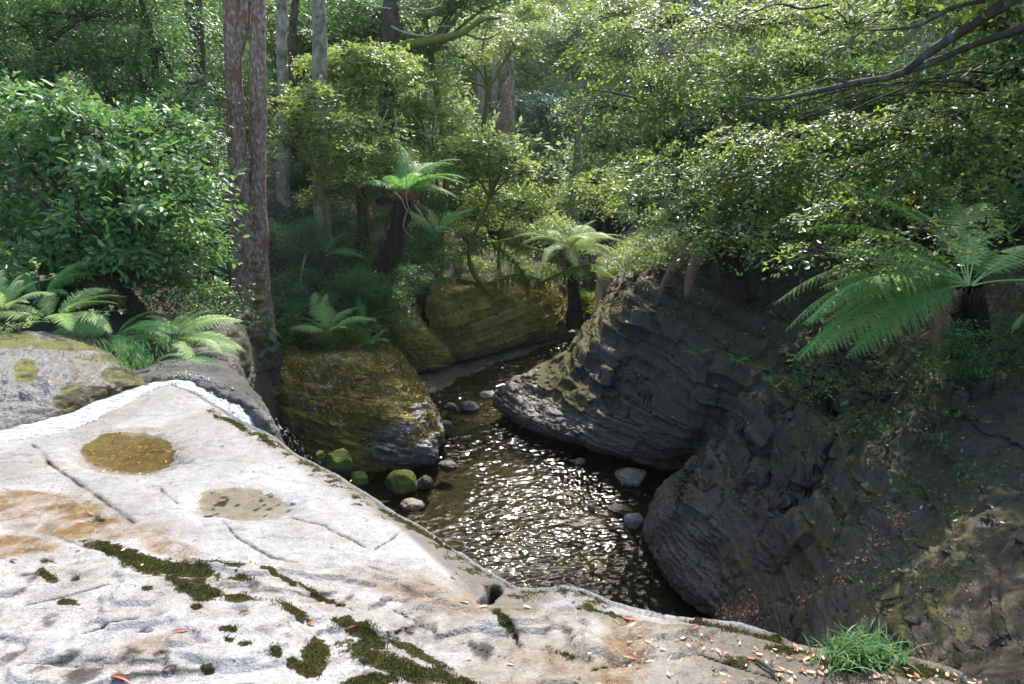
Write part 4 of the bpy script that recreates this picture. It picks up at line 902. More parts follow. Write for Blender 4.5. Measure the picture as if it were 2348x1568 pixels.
# tree ferns
tree_fern('big dark tree fern with a thick black trunk leaning up between the left bank trees', (925, 452, 16), (880, 640, 16.3), .34, .20, 'fern', 1.75, .34,
          [(75, 20, .95), (60, 12, 1), (40, 8, 1), (25, 2, 1.02), (10, -2, 1), (0, 6, .95), (-12, -8, 1), (-25, -2, .95), (-40, -12, .9), (110, 25, .9), (95, 8, .9), (50, 28, .9), (15, 20, .85), (-60, 10, .8), (150, 14, .8), (190, 4, .75), (-100, 0, .7), (130, -4, .8), (30, -12, .9)],
          11, dead=[(-20, -5, .8), (10, -12, .7)], arch=(68, -30))
tree_fern('pale sunlit tree fern with a straight slim trunk at the head of the stream', (1303, 575, 20.3), (1318, 722, 20.8), .24, .15, 'fern_pale', 1.95, .38,
          ring(24, 3, 0, 360, (-12, 12), (.85, 1.08)) + ring(6, 8, 0, 360, (20, 32), (.6, .8)), 12, dead=[(200, 20, .6), (250, 10, .6), (-30, 15, .5)], arch=(52, -32))
# undergrowth fern beside it and the ones on the rocks
fern('ground_fern', 'yellow green fern glowing behind the cliff crest, right of the pale tree fern', 1402, 640, 19.6, 'fern_yellow', 1.0, .20, [(160, 5, 1), (190, -2, 1), (130, 10, 1), (210, 8, .9), (100, 18, .8), (240, 2, .8), (175, 22, .9), (60, 10, .7)], 13, arch=(50, -15))
# big fern on the right bank
tree_fern('large green tree fern reaching out over the gorge from the right bank', (2222, 655, 7.2), (2228, 740, 7.4), .15, .11, 'fern_lime', 2.05, .42,
          [(176, 4, 1.0), (184, -4, .98), (170, -2, .95), (190, -8, 1.0), (195, -13, 1.0), (200, -16, .92), (172, -8, .95), (180, -16, .95), (187, -20, .85), (163, 8, .95), (150, 14, .95), (186, 10, .9), (130, 24, 1.0), (100, 30, 1.0), (75, 20, 1.0), (50, 12, 1), (20, 6, .95), (0, 6, .9), (178, -12, .8), (193, 0, .85), (345, 2, .9), (60, 32, .9), (172, 14, .8)],
          14, mix='fern', rust=False, dead=[(205, -5, .55), (190, 10, .5), (160, 15, .5)], arch=(36, -40), npin=32, npl=22, droop=.5)
tree_fern('tree fern half hidden in leaves above the cliff, with two drooping purple brown fronds', (1655, 528, 12.0), (1690, 640, 12.4), .2, .16, 'fern_pale', 1.9, .36,
          [(150, 0, 1.0), (165, -12, 1.05), (178, -8, 1.0), (135, 8, .9), (120, 4, .9), (190, -20, .85)], 15, dead=[(196, 12, 1.0), (214, 4, .9)], arch=(40, -30), rust=False)
GF = 'ferns along the gorge rim'
fern('ground_fern', 'bright green fern on top of the brown mossy spur', 752, 764, 14.0, 'fern_lime', 1.1, .23, [(150, 0, 1), (175, 5, .95), (120, 20, 1), (80, 30, .95), (50, 12, 1), (20, 0, 1), (0, -5, .85), (-40, -10, .7), (200, -6, .8), (95, 10, .9)], 21, arch=(60, -22))
fern('ground_fern', 'darker many-fronded fern just right of the bright fern on the spur', 838, 742, 14.6, 'fern', .85, .17, ring(14, 5, 0, 360, (-10, 25), (.7, 1.05)), 22)
fern('ground_fern', 'low fern at the right foot of the darker fern on the spur', 850, 790, 14.1, 'fern', .60, .13, ring(11, 6, 0, 360, (-10, 15), (.7, 1.05)), 23)
fern('ground_fern', 'dull green fern in the dark, left of the big dark tree fern', 745, 588, 16.2, 'fern', 1.0, .19, [(20, 0, 1), (0, -8, 1), (-20, -2, .9), (40, 10, .9), (70, 10, .8)], 24, dead=[(-5, 10, .8)])
fern('ground_fern', 'small fern hanging at the foot of the twin dead trunk', 592, 752, 13.0, 'fern', .55, .12, [(180, -10, 1), (210, -20, 1), (-30, -25, 1), (-60, -30, 1), (150, 0, .8), (0, -10, .9), (-100, -20, .8), (-15, 10, .8)], 25, arch=(40, -50))
fern('ground_fern', 'lush fern spreading left beside the black cleft, behind the top of the cascade', 395, 782, 7.4, 'fern_lime', .84, .17, [(160, -5, 1), (180, -12, 1), (200, -14, 1), (20, 8, 1), (0, 0, .95), (40, 18, .9), (-25, -10, .9), (140, 6, .9), (90, 10, .8), (-50, -22, .8), (225, -20, .8), (8, -14, .9), (60, 5, .8)], 26, arch=(48, -32), npin=28, npl=12)
fern('ground_fern', 'dark arching fern in the middle of the fern bank behind the grey boulder', 262, 772, 7.2, 'fern', .80, .18, [(0, 0, 1), (-15, -6, 1), (-30, -14, .95), (15, 8, .95), (180, 5, .8), (150, 10, .8), (-50, -16, .85), (60, 10, .8), (200, 0, .8), (-5, -12, .9)], 27, arch=(45, -42), npin=28, npl=12)
fern('ground_fern', 'sunlit fern above the top of the grey boulder', 120, 738, 6.9, 'fern_lime', .84, .17, [(0, 4, 1), (-20, -4, 1), (20, 12, .9), (170, 10, .9), (200, 0, .9), (-45, -10, .9), (60, 14, .8), (230, -6, .8), (120, 10, .8)], 28, arch=(50, -38), npin=28, npl=12)
fern('ground_fern', 'fern with raised fronds behind the sunlit fern at the left edge', 95, 690, 7.6, 'fern', .8, .17, [(20, 16, 1), (0, 10, 1), (45, 20, .9), (150, 20, .9), (-30, 5, .8), (180, 5, .8)], 29, arch=(60, -20), npin=28, npl=12)
fern('ground_fern', 'pale feathery fern clump at the far left edge of the photo', 10, 715, 6.7, 'fern_pale', .6, .13, ring(12, 9, 0, 360, (0, 30), (.7, 1.05)), 30, npin=26, npl=10)
fern('ground_fern', 'dark fern hanging over the cleft beside the chute', 430, 822, 6.9, 'fern', .55, .12, [(-20, -20, 1), (-50, -35, 1), (0, -5, 1), (-80, -30, .9), (200, -20, .9), (160, -5, .9), (-35, 0, .9)], 31, arch=(35, -55), npin=24, npl=10)
fern('ground_fern', 'pale fern growing on the cliff under the long drooping frond', 1850, 895, 9.3, 'fern', .42, .09, [(95, 30, 1), (170, 0, .95), (190, -8, .9), (10, -5, .8), (140, 20, .7), (-30, -10, .7)], 32, arch=(50, -10))
fern('ground_fern', 'small fern on the cliff ledge left of the pale fern', 1772, 884, 9.8, 'fern', .24, .06, ring(8, 10, 0, 360, (-5, 20), (.7, 1)), 33)
fern('ground_fern', 'tiny fern high on the cliff face, under the purple brown fronds', 1602, 812, 11.4, 'fern', .26, .06, ring(7, 11, 150, 390, (-10, 20), (.7, 1)), 34)
fern('ground_fern', 'small dark fern on the cliff between the tiny fern and the long drooping frond', 1690, 826, 10.8, 'fern', .26, .06, ring(7, 12, 150, 390, (-10, 15), (.7, 1)), 35)
fern('ground_fern', 'small fern in the hollow of the cliff below the overhang', 1975, 928, 8.3, 'fern', .28, .07, ring(7, 13, 150, 390, (-15, 10), (.7, 1)), 36)
fern('ground_fern', 'fern with long fronds reaching in from the right edge of the photo', 2380, 1020, 6.2, 'fern', .62, .10, [(175, 0, 1), (190, -12, 1), (160, 14, .9), (205, -25, .8), (182, -38, .8)], 37, arch=(25, -35), npin=28, npl=9)
fern('ground_fern', 'fern frond tip at the right edge of the photo beside the large green tree fern', 2440, 700, 6.5, 'fern', .7, .13, [(185, -20, 1), (200, -30, .8)], 38, arch=(30, -40), npin=28, npl=9)
fern('ground_fern', 'dim fern among dead leaves on the lower right bank', 2120, 1150, 6.0, 'fern', .42, .09, ring(8, 14, 90, 330, (-15, 15), (.7, 1)), 39)
fern('ground_fern', 'small dim fern at the top of the leaf litter streak on the lower right bank', 2040, 1170, 6.2, 'fern', .34, .07, ring(7, 15, 90, 330, (-15, 15), (.7, 1)), 40)
fern('ground_fern', 'feathery dark fern under the mossy branches behind the far ledge', 1000, 545, 17.2, 'fern', 1.3, .22, [(20, 10, 1), (0, 0, 1), (-30, 5, .9), (170, 10, .9), (60, 20, .9), (120, 25, .9)], 41, dead=[(-10, 5, .8)])
# ------------------------------------------------------------------ dead and standing trunks
def twin_trunk():
    a = aty(578, 735, 13.4); a0 = a - np.array([0, 0, 1.3])
    root = thing('dead_tree', 'tall pale dead tree with twin split trunks and a mossy foot on the left bank', 'dead tree', a0)
    def px(pxx, pyy, dy=0): return aty(pxx, pyy, 13.4 + dy)
    b = Bag(); tube(b, [a0, px(560, 735), px(562, 620), px(557, 480), px(546, 360), px(538, 220), px(534, 90), px(528, -40), px(505, -260)], [.42, .34, .25, .20, .165, .15, .155, .15, .13], 40, 260, .16, 301)
    link('trunk', b.mesh('trunk', M['bark_pale'], a0), root)
    b = Bag(); tube(b, [a0 + np.array([.1, .05, 0]), px(592, 735, .1), px(594, 620, .1), px(593, 480, .1), px(592, 330, .1), px(591, 180, .1), px(591, 40, .1), px(590, -250, .1)], [.38, .30, .20, .16, .15, .15, .14, .12], 36, 260, .16, 305)
    link('trunk', b.mesh('trunk', M['bark_pale'], a0), root)
    b = Bag(); tube(b, [px(540, 140, .02), px(552, 80, .0), px(561, 0, 0), px(566, -120, 0)], [.10, .11, .10, .08], 24, 60, .2, 309); link('limb', b.mesh('limb', M['bark_pale'], a0), root)
    rg = np.random.default_rng(9); b = Bag()
    for (x_, y_, r_) in [(577, 600, .10), (582, 618, .09), (588, 640, .12), (592, 660, .12), (596, 684, .17), (588, 702, .13), (560, 690, .16), (545, 665, .12), (600, 640, .09), (552, 712, .18), (598, 715, .16)]:
        r_ *= .75; c = aty(x_ + rg.uniform(-12, 12), y_, 13.30); u = unit(rg, 1)[0]
        nn = 12; th = np.linspace(0, np.pi, nn); ph = np.linspace(0, 2 * np.pi, 18, endpoint=False); T_, P_ = np.meshgrid(th, ph, indexing='ij')
        S = np.stack([np.sin(T_) * np.cos(P_), np.sin(T_) * np.sin(P_), np.cos(T_) * .7], -1).reshape(-1, 3)
        S = c + S * r_ * (1 + .35 * fbm(S + c * 3, 2.5, 3, 7))[:, None]
        b.add(S, Q=grid_faces(nn, 18, True))
    link('moss_cushions', mesh_np('moss_cushions', np.concatenate(b.v) - a0, np.concatenate(b.q), None, M['rock_moss'], {'moss': np.ones(b.n)}), root)
    return root
twin_trunk()
trunk_only('bare_tree', 'dark trunk left of the twin dead tree, half in the leaves', 'tree trunk', 470, 500, 18, 432, -200, 18, .24, .17, 'bark_dark', 401)
trunk_only('bare_tree', 'brown trunk just right of the twin dead tree, seen against the dark', 'tree trunk', 648, 430, 18.6, 660, -160, 18.6, .15, .11, 'bark_grey', 402, bend=.05)
trunk_only('bare_tree', 'thin shaded trunk right behind the brown trunk', 'tree trunk', 668, 440, 20.5, 676, -160, 20.5, .13, .09, 'bark_dark', 403, bend=.05)
trunk_only('bare_tree', 'pale lichened trunk with a mossy foot, third from the twin dead tree', 'tree trunk', 740, 545, 17.2, 724, -220, 17.2, .19, .125, 'bark_grey', 404, bend=.03)
trunk_only('bare_tree', 'slim grey stem leaning beside the lichened trunk', 'tree trunk', 822, 560, 18, 818, 300, 18, .07, .06, 'bark_dark', 405, bend=.06)
trunk_only('bare_tree', 'thin pale broken stem hanging below the long mossy bough', 'tree trunk', 975, 215, 24, 992, 90, 24, .06, .03, 'twig_pale', 406, bend=.04)
r_, a_ = trunk_only('mossy_tree', 'stout dark tree with a long mossy bough reaching right near the top of the photo', 'tree', 885, 420, 21.5, 900, -220, 21.5, .27, .22, 'bark_dark', 407, bend=.05)
b = Bag(); Q_ = lambda x_, y_, Y_=21.3: aty(x_, y_, Y_)
tube(b, [Q_(900, 135), Q_(925, 108), Q_(960, 98), Q_(1010, 88), Q_(1060, 75), Q_(1105, 45), Q_(1150, 42)], [.20, .15, .12, .11, .10, .07, .04], 12, 60, .35, 410)
tube(b, [Q_(1060, 75), Q_(1110, 90), Q_(1150, 72)], [.05, .03, .015], 6, 20, .3, 411)
link('mossy_bough', b.mesh('mossy_bough', M['bark_moss'], a_), r_)
b = Bag()
for pl in ([(897, 60), (930, 75), (985, 82), (1000, 62), (1035, 60)], [(897, 20), (860, 10), (850, -30)], [(940, 20), (975, 22), (1010, 10), (1020, -30)], [(897, 180), (870, 200), (830, 240)]):
    b = Bag(); tube(b, [Q_(*q, 21.2) for q in pl], np.linspace(.035, .010, len(pl)), 5, 24, .3, 412)
    link('twig', b.mesh('twig', M['twig_pale'], a_), r_)
trunk_only('dead_snag', 'broken pointed grey snag standing on the far slope above the centre', 'dead tree', 1150, 305, 29, 1170, 137, 29, .26, .05, 'bark_pale', 413, bend=.06, wob=.35)
trunk_only('bare_tree', 'dark trunk in the shade at the right edge behind the large tree fern', 'tree trunk', 2260, 640, 10.5, 2330, -120, 10.5, .16, .13, 'bark_dark', 414, bend=.05)
trunk_only('bare_tree', 'shaggy rotten stump on the cliff below the large tree fern', 'stump', 1868, 1010, 8.55, 1885, 868, 8.7, .13, .17, 'fern_trunk', 415, wob=.5, sink=.3)
trunk_only('bare_tree', 'dark slanting trunk in the shade behind the big dark tree fern', 'tree trunk', 828, 640, 17.6, 838, 400, 17.6, .12, .10, 'bark_dark', 416, bend=.05)
# bare pale twigs in front of the big dark tree fern
p0 = aty(905, 460, 15.2); r_ = thing('bare_twigs', 'bare pale curling twigs hanging in front of the big dark tree fern', 'twigs', p0); b = Bag()
for pl in ([(905, 250), (915, 330), (930, 400), (935, 470), (960, 500), (1005, 520), (1050, 525)], [(905, 440), (920, 455), (932, 480), (950, 500)], [(890, 250), (870, 300), (880, 340)], [(935, 480), (925, 520), (945, 545)], [(985, 480), (992, 510), (1010, 530), (1040, 528)]):
    b = Bag(); tube(b, [aty(*q, 15.2) for q in pl], np.linspace(.014, .006, len(pl)), 5, 30); link('twig', b.mesh('twig', M['twig_pale'], p0), r_)

# ------------------------------------------------------------------ far wood on the slopes: one mass
rg = np.random.default_rng(77); B = []
for i in range(330):
    t = rg.random()
    Yf = rg.uniform(30, 62); xf = rg.uniform(-.62, .62) * Yf + .07 * Yf; zf = float(ground_h(xf, Yf)[0]); R = rg.uniform(1.3, 3.0) * (1 + (Yf - 30) / 60)
    if zf > CAMZ + Yf * .22: continue
    B.append((np.array([xf, Yf, zf + rg.uniform(.3, 3.0)]), np.array([R, R, R * rg.uniform(.55, 1.0)])))
for i in range(46):
    Yf = rg.uniform(58, 70); xf = rg.uniform(-.5, .6) * Yf; R = rg.uniform(3, 5); B.append((np.array([xf, Yf, float(ground_h(xf, Yf)[0]) + 2]), np.array([R, R, R * .8])))
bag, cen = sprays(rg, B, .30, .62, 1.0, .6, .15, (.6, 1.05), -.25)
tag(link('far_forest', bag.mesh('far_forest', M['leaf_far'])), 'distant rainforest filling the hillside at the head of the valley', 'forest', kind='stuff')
tb = Bag()
for i in range(70):
    Yf = rg.uniform(27, 50); xf = rg.uniform(-.6, .6) * Yf; zf = float(ground_h(xf, Yf)[0]); h_ = rg.uniform(5, 12); r0 = rg.uniform(.10, .26)
    tube(tb, [(xf, Yf, zf - .3), (xf + rg.normal(0, .3), Yf, zf + h_ * .5), (xf + rg.normal(0, .6), Yf, zf + h_)], [r0 * 1.2, r0, r0 * .5], 7, 14, .2, i)
tag(link('far_forest', tb.mesh('far_forest', M['bark_grey'])), 'scattered trunks of the distant rainforest', 'forest', kind='stuff')

# ------------------------------------------------------------------ undergrowth on the banks: one mass each
def patch_under(label, pts, leafmat, leaf, dens, seed, name='undergrowth', spray=.22, up=-.1):
    rg = np.random.default_rng(seed); B = []
    for (px_, py_, Y_, rx, ry) in pts:
        c, R = blob(px_, py_, Y_, rx, ry); g_ = float(ground_h(c[0], c[1])[0]); B.append((c, R))
    bag, cen = sprays(rg, B, leaf, dens, spray, .5, .2, (.5, 1.1), up)
    o = link(name, bag.mesh(name, M[leafmat])); tag(o, label, 'undergrowth', kind='stuff'); return o
rg = np.random.default_rng(31); pts = []
for i in range(120):
    px_ = rg.uniform(600, 1010); py_ = rg.uniform(380, 700); Y_ = np.interp(py_, [380, 700], [21, 15.2]) + rg.uniform(-.5, .5)
    if px_ > 880 and py_ > 660: continue
    pts.append((px_, py_, Y_, rg.uniform(18, 42), rg.uniform(12, 26)))
patch_under('dim small-leaved undergrowth between the trunks of the left bank', pts, 'leaf_dark', .085, .75, 32)
pts = [(rg.uniform(620, 965), rg.uniform(620, 745), rg.uniform(14.6, 15.6), rg.uniform(16, 34), rg.uniform(10, 20)) for i in range(46)]
patch_under('small glossy shrubs crowding the top of the left bank', pts, 'leaf_dark', .055, .9, 33)
pts = [(rg.uniform(930, 1300), rg.uniform(500, 650), rg.uniform(19.5, 23.5), rg.uniform(18, 40), rg.uniform(12, 24)) for i in range(54)]
patch_under('tangled growth behind the mossy ledge', pts, 'leaf_olive', .08, .7, 34)
pts = [(rg.uniform(1330, 1470), rg.uniform(560, 720), rg.uniform(21, 24.5), rg.uniform(16, 34), rg.uniform(10, 20)) for i in range(26)]
patch_under('bright growth beyond the crest of the cliff', pts, 'fern_yellow', .07, .7, 35)
pts = [(rg.uniform(0, 520), rg.uniform(560, 720), rg.uniform(8.2, 10.5), rg.uniform(25, 60), rg.uniform(15, 34)) for i in range(36)]
patch_under('dark low growth under the big broad-leaved shrub', pts, 'leaf_dark', .06, .5, 36)
pts = [(rg.uniform(470, 640), rg.uniform(300, 720), rg.uniform(15, 18), rg.uniform(20, 50), rg.uniform(15, 34)) for i in range(30)]
patch_under('dark growth behind the twin dead tree', pts, 'leaf_dark', .08, .5, 37)

pts = [(rng_a, rng_b, rng_c + 11 * (rng_a > 1030), rng_d, rng_e) for rng_a, rng_b, rng_c, rng_d, rng_e in zip(rg.uniform(880, 1480, 90), rg.uniform(-40, 440, 90), rg.uniform(24, 31, 90), rg.uniform(30, 70, 90), rg.uniform(18, 44, 90))]
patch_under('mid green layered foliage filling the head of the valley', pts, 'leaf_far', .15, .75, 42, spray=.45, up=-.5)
pts2 = [(rg.uniform(500, 680), rg.uniform(690, 765), rg.uniform(13.6, 14.6), rg.uniform(14, 30), rg.uniform(8, 16)) for i in range(26)]
patch_under('dark leafy growth round the foot of the twin dead tree', pts2, 'leaf_dark', .06, .9, 43)
pts2 = [(rg.uniform(640, 880), rg.uniform(752, 792), rg.uniform(14.0, 14.8), rg.uniform(12, 26), rg.uniform(6, 12)) for i in range(26)]
patch_under('fresh green seedlings along the top edge of the mossy spur', pts2, 'leaf_olive', .045, .8, 44)
pts = [(rg.uniform(-1000, -20), rg.uniform(200, 780), rg.uniform(7.5, 12), rg.uniform(50, 120), rg.uniform(40, 80)) for i in range(70)]
patch_under('thick growth on the bank beyond the left edge of the photo', pts, 'leaf_dark', .10, .6, 46, spray=.35, up=-.5)
pts = [(rg.uniform(2400, 3000), rg.uniform(480, 1000), rg.uniform(6.5, 9), rg.uniform(40, 100), rg.uniform(24, 60)) for i in range(46)]
patch_under('thick growth on the bank beyond the right edge of the photo', pts, 'leaf_dark', .07, .6, 47, spray=.3, up=-.3)
rg = np.random.default_rng(97)
pts = [(rg.uniform(1560, 2500), 0, 0, rg.uniform(40, 100), rg.uniform(24, 50)) for i in range(60)]
pts = [(a, np.interp(a, [1560, 2500], [520, 760]) - rg.uniform(-30, 420), np.interp(a, [1560, 2500], [16, 9.5]) + rg.uniform(0, 2), c, d) for (a, _, _, c, d) in pts]
patch_under('dim leafy growth on the slope above the right cliff', pts, 'leaf_dark', .075, .6, 38)
pts = [(rg.uniform(1850, 2400), rg.uniform(830, 1010), rg.uniform(6.9, 8.0), rg.uniform(20, 50), rg.uniform(10, 26)) for i in range(16)]
patch_under('faint ground cover in the shade below the large tree fern', pts, 'leaf_dark', .045, .45, 39)
pts = [(rg.uniform(2020, 2400), rg.uniform(1020, 1350), 0, rg.uniform(14, 34), rg.uniform(8, 16)) for i in range(20)]
pts = [(a, b, np.interp(b, [1020, 1350], [6.9, 4.6]), c, d) for (a, b, _, c, d) in pts]
patch_under('scattered small leaves on the lower right bank', pts, 'leaf_dark', .035, .35, 40)
pts = [(rg.uniform(-60, 1000), rg.uniform(-60, 330), rg.uniform(22, 27), rg.uniform(60, 110), rg.uniform(40, 80)) for i in range(60)]
patch_under('dark wood behind the trunks of the left bank', pts, 'leaf_dark', .14, .6, 41, spray=.5, up=-.5)
pts2 = [(rg.uniform(2120, 2420), rg.uniform(740, 860), rg.uniform(6.7, 7.2), rg.uniform(14, 34), rg.uniform(10, 20)) for i in range(18)]
patch_under('dim leafy growth hiding the foot of the large green tree fern', pts2, 'leaf_dark', .04, .8, 45)
pts2 = [(rg.uniform(1425, 1600), rg.uniform(545, 615), rg.uniform(14.2, 16.5), rg.uniform(16, 34), rg.uniform(10, 22)) for i in range(22)]
patch_under('leafy growth along the crest of the right cliff', pts2, 'leaf_olive', .06, .8, 48)
# ------------------------------------------------------------------ trees, one by one
G1 = 'light-crowned understorey trees on the left slope'
tree('broadleaf_shrub', 'big glossy broad-leaved shrub filling the left edge above the ferns', 'shrub',
     [(300, 500, 9.9, 170, 90), (120, 450, 10.2, 140, 100), (400, 560, 9.6, 80, 80), (200, 620, 9.5, 160, 36), (55, 215, 9.4, 50, 22), (150, 235, 9.3, 40, 22), (20, 300, 9.6, 60, 40), (300, 300, 9.4, 60, 26), (400, 340, 8.9, 50, 24), (480, 410, 8.8, 26, 30), (485, 560, 8.6, 26, 22), (470, 640, 8.6, 26, 20), (0, 380, 8.6, 40, 26), (20, 640, 8.3, 50, 20), (260, 400, 8.5, 60, 24), (350, 480, 8.0, 70, 24), (180, 500, 8.1, 60, 22), (100, 580, 8.1, 60, 20), (260, 590, 8.0, 60, 20), (120, 265, 9.2, 105, 50), (230, 320, 9.0, 120, 70), (90, 360, 9.3, 110, 70), (350, 400, 8.5, 110, 62), (420, 470, 8.6, 75, 80), (250, 470, 9, 130, 70), (60, 520, 9, 100, 60), (180, 560, 8.7, 110, 55), (330, 570, 8.6, 110, 60), (440, 580, 8.7, 60, 60), (60, 610, 8.8, 90, 35), (380, 290, 9.4, 90, 40), (400, 640, 8.9, 50, 30)],
     'leaf_broad', .115, 1.15, .24, rad=.10, seed=51, flat=.6, detail=True, wid=.42, up=-.6, twigs=10, bark='bark_dark', shell=(.45, 1.1))
tree('evergreen_tree', 'dense dark evergreen tree in the top left corner', 'tree',
     [(60, 60, 12.6, 130, 70), (190, 40, 12.4, 110, 60), (30, 170, 12.8, 110, 60), (160, 150, 12.2, 120, 60), (100, -60, 12.6, 160, 80), (60, 260, 12.9, 100, 60), (-60, 100, 12.6, 120, 120), (120, 220, 12.8, 110, 50)], 'leaf_dark', .075, .85, .30, rad=.16, seed=52, flat=.4, up=-.5, bark='bark_dark')
tree('evergreen_tree', 'layered dark green tree left of the twin dead tree', 'tree',
     [(330, 40, 12.9, 110, 55), (370, 120, 12.4, 70, 50), (280, 140, 12.3, 100, 50), (330, 200, 12.2, 110, 45), (400, 240, 12.0, 80, 45), (300, -60, 12.6, 130, 70), (250, 230, 12.4, 80, 50), (420, 330, 12.2, 60, 55)], 'leaf_dark', .07, .85, .28, rad=.14, seed=53, flat=.4, up=-.5, bark='bark_dark')
tree('understorey_tree', 'flat-topped pale green tree in front of the lichened trunk, highest of the light crowns', 'tree', [(845, 140, 18.6, 100, 38), (800, 180, 18.4, 70, 32), (885, 190, 18.5, 60, 30)], 'leaf_olive', 0.111, 1.0, .32, rad=.07, seed=54, group=G1, sat=7, shell=(.3, 1.15), flat=.8, fan=.25)
tree('understorey_tree', 'sparse olive tree around the middle of the lichened trunk', 'tree', [(715, 222, 16.6, 75, 30), (690, 300, 16.7, 45, 26), (760, 275, 16.4, 60, 28), (780, 340, 16.4, 60, 30)], 'leaf_olive', 0.098, .7, .28, rad=.05, seed=55, group=G1, sat=7, shell=(.3, 1.15), flat=.8, fan=.25)
tree('understorey_tree', 'yellow tinged olive tree left of the big dark tree fern', 'tree', [(850, 300, 17.4, 70, 40), (820, 370, 17.0, 80, 38), (875, 400, 16.8, 50, 24), (790, 410, 17.2, 60, 24), (890, 345, 16.8, 30, 40)], 'leaf_olive', 0.098, .85, .28, rad=.06, seed=56, group=G1, sat=7, shell=(.3, 1.15), flat=.8, fan=.25)
tree('understorey_tree', 'green tree under the long mossy bough', 'tree', [(965, 190, 21, 60, 40), (1000, 260, 20.6, 70, 40), (930, 250, 20.6, 50, 36), (1040, 300, 20.4, 50, 32)], 'leaf_olive', 0.117, .95, .32, rad=.07, seed=57, group=G1, sat=7, shell=(.3, 1.15), flat=.8, fan=.25)
tree('understorey_tree', 'round olive tree right of the big dark tree fern with a bright right rim', 'tree', [(1040, 350, 19.2, 80, 42), (1120, 340, 19, 70, 40), (1155, 370, 18.8, 40, 34), (1080, 390, 18.8, 60, 26)], 'leaf_olive', 0.111, 1.0, .3, rad=.07, seed=58, group=G1, sat=7, shell=(.3, 1.15), flat=.8, fan=.25)
tree('understorey_tree', 'low bright olive tree just left of the pale tree fern', 'tree', [(1180, 450, 21.4, 66, 30), (1120, 450, 20.6, 60, 30), (1235, 478, 21.8, 30, 18), (1090, 500, 19.8, 50, 34), (1140, 500, 20.6, 40, 20)], 'leaf_olive', 0.111, .95, .3, rad=.06, seed=59, group=G1, sat=0, shell=(.3, 1.15), flat=.8)
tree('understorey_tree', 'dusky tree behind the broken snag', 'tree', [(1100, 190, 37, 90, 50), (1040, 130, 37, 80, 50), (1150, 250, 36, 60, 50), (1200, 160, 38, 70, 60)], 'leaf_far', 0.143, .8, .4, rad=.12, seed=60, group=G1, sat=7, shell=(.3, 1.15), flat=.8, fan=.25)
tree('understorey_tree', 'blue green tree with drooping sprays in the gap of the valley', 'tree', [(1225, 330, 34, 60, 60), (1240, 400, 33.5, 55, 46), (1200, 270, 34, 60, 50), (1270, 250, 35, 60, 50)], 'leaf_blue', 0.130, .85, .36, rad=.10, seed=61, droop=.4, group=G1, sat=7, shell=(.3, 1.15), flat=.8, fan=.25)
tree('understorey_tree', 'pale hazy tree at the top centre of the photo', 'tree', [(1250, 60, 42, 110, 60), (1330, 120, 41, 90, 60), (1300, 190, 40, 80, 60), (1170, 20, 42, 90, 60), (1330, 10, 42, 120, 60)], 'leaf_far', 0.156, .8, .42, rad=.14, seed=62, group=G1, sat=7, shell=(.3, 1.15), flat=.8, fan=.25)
tree('understorey_tree', 'dark tree above the long mossy bough', 'tree', [(960, 20, 22.5, 90, 50), (1040, 30, 22.8, 80, 45), (1100, -20, 23, 90, 60), (830, 30, 22.5, 80, 60), (780, 90, 22, 60, 50)], 'leaf_dark', 0.117, .8, .34, rad=.12, seed=63, group=G1, sat=7, shell=(.3, 1.15), flat=.8, fan=.25)
tree('understorey_tree', 'shaded tree between the brown trunk and the lichened trunk', 'tree', [(690, 80, 21, 60, 70), (640, 180, 21.5, 60, 70), (700, 400, 20, 60, 50), (620, 60, 22, 60, 80)], 'leaf_dark', 0.117, .7, .34, rad=.1, seed=64, group=G1, sat=7, shell=(.3, 1.15), flat=.8, fan=.25)
tree('understorey_tree', 'loose sunlit tree over the pale tree fern', 'tree', [(1330, 440, 26, 60, 36), (1420, 480, 23, 40, 26), (1300, 470, 26, 50, 22), (1430, 420, 23, 50, 36)], 'leaf_olive', .11, .8, .3, rad=.05, seed=65, group=G1, shell=(.3, 1.15), flat=.8)
tree('feathery_sapling', 'soft feathery sapling on a thin white stem between the two left ferns', 'sapling', [(700, 530, 15.8, 46, 30), (680, 565, 15.7, 40, 24), (725, 560, 15.7, 34, 24)], 'leaf_dark', .05, .9, .2, base=aty(692, 665, 15.4), rad=.03, seed=66, bark='twig_pale', droop=.4)

tree('evergreen_shrub', 'fine-leaved bush behind the right shoulder of the big broad-leaved shrub', 'shrub', [(440, 300, 10.6, 50, 46), (400, 250, 10.9, 60, 36), (470, 390, 10.4, 36, 44), (330, 270, 11, 60, 30), (488, 470, 10.4, 26, 40), (440, 200, 11.2, 40, 30)], 'leaf_dark', .06, 1.0, .26, rad=.05, seed=67, bark='bark_dark', fan=.2)
tree('understorey_tree', 'dim slender tree filling the dark between the twin dead tree and the brown trunk', 'tree', [(630, 150, 22, 50, 60), (640, 300, 21, 50, 50), (610, 30, 22.5, 60, 60), (700, 150, 22.5, 50, 60)], 'leaf_dark', .09, .8, .34, rad=.06, seed=68, bark='bark_dark', fan=.2)
tree('understorey_tree', 'green tree arching over the right end of the long mossy bough', 'tree', [(1120, 60, 25, 70, 40), (1180, 110, 26, 60, 40), (1060, 130, 25, 60, 30), (1220, 40, 27, 70, 40), (1010, 190, 24.5, 50, 26)], 'leaf_olive', .11, .8, .36, rad=.08, seed=69, fan=.3)
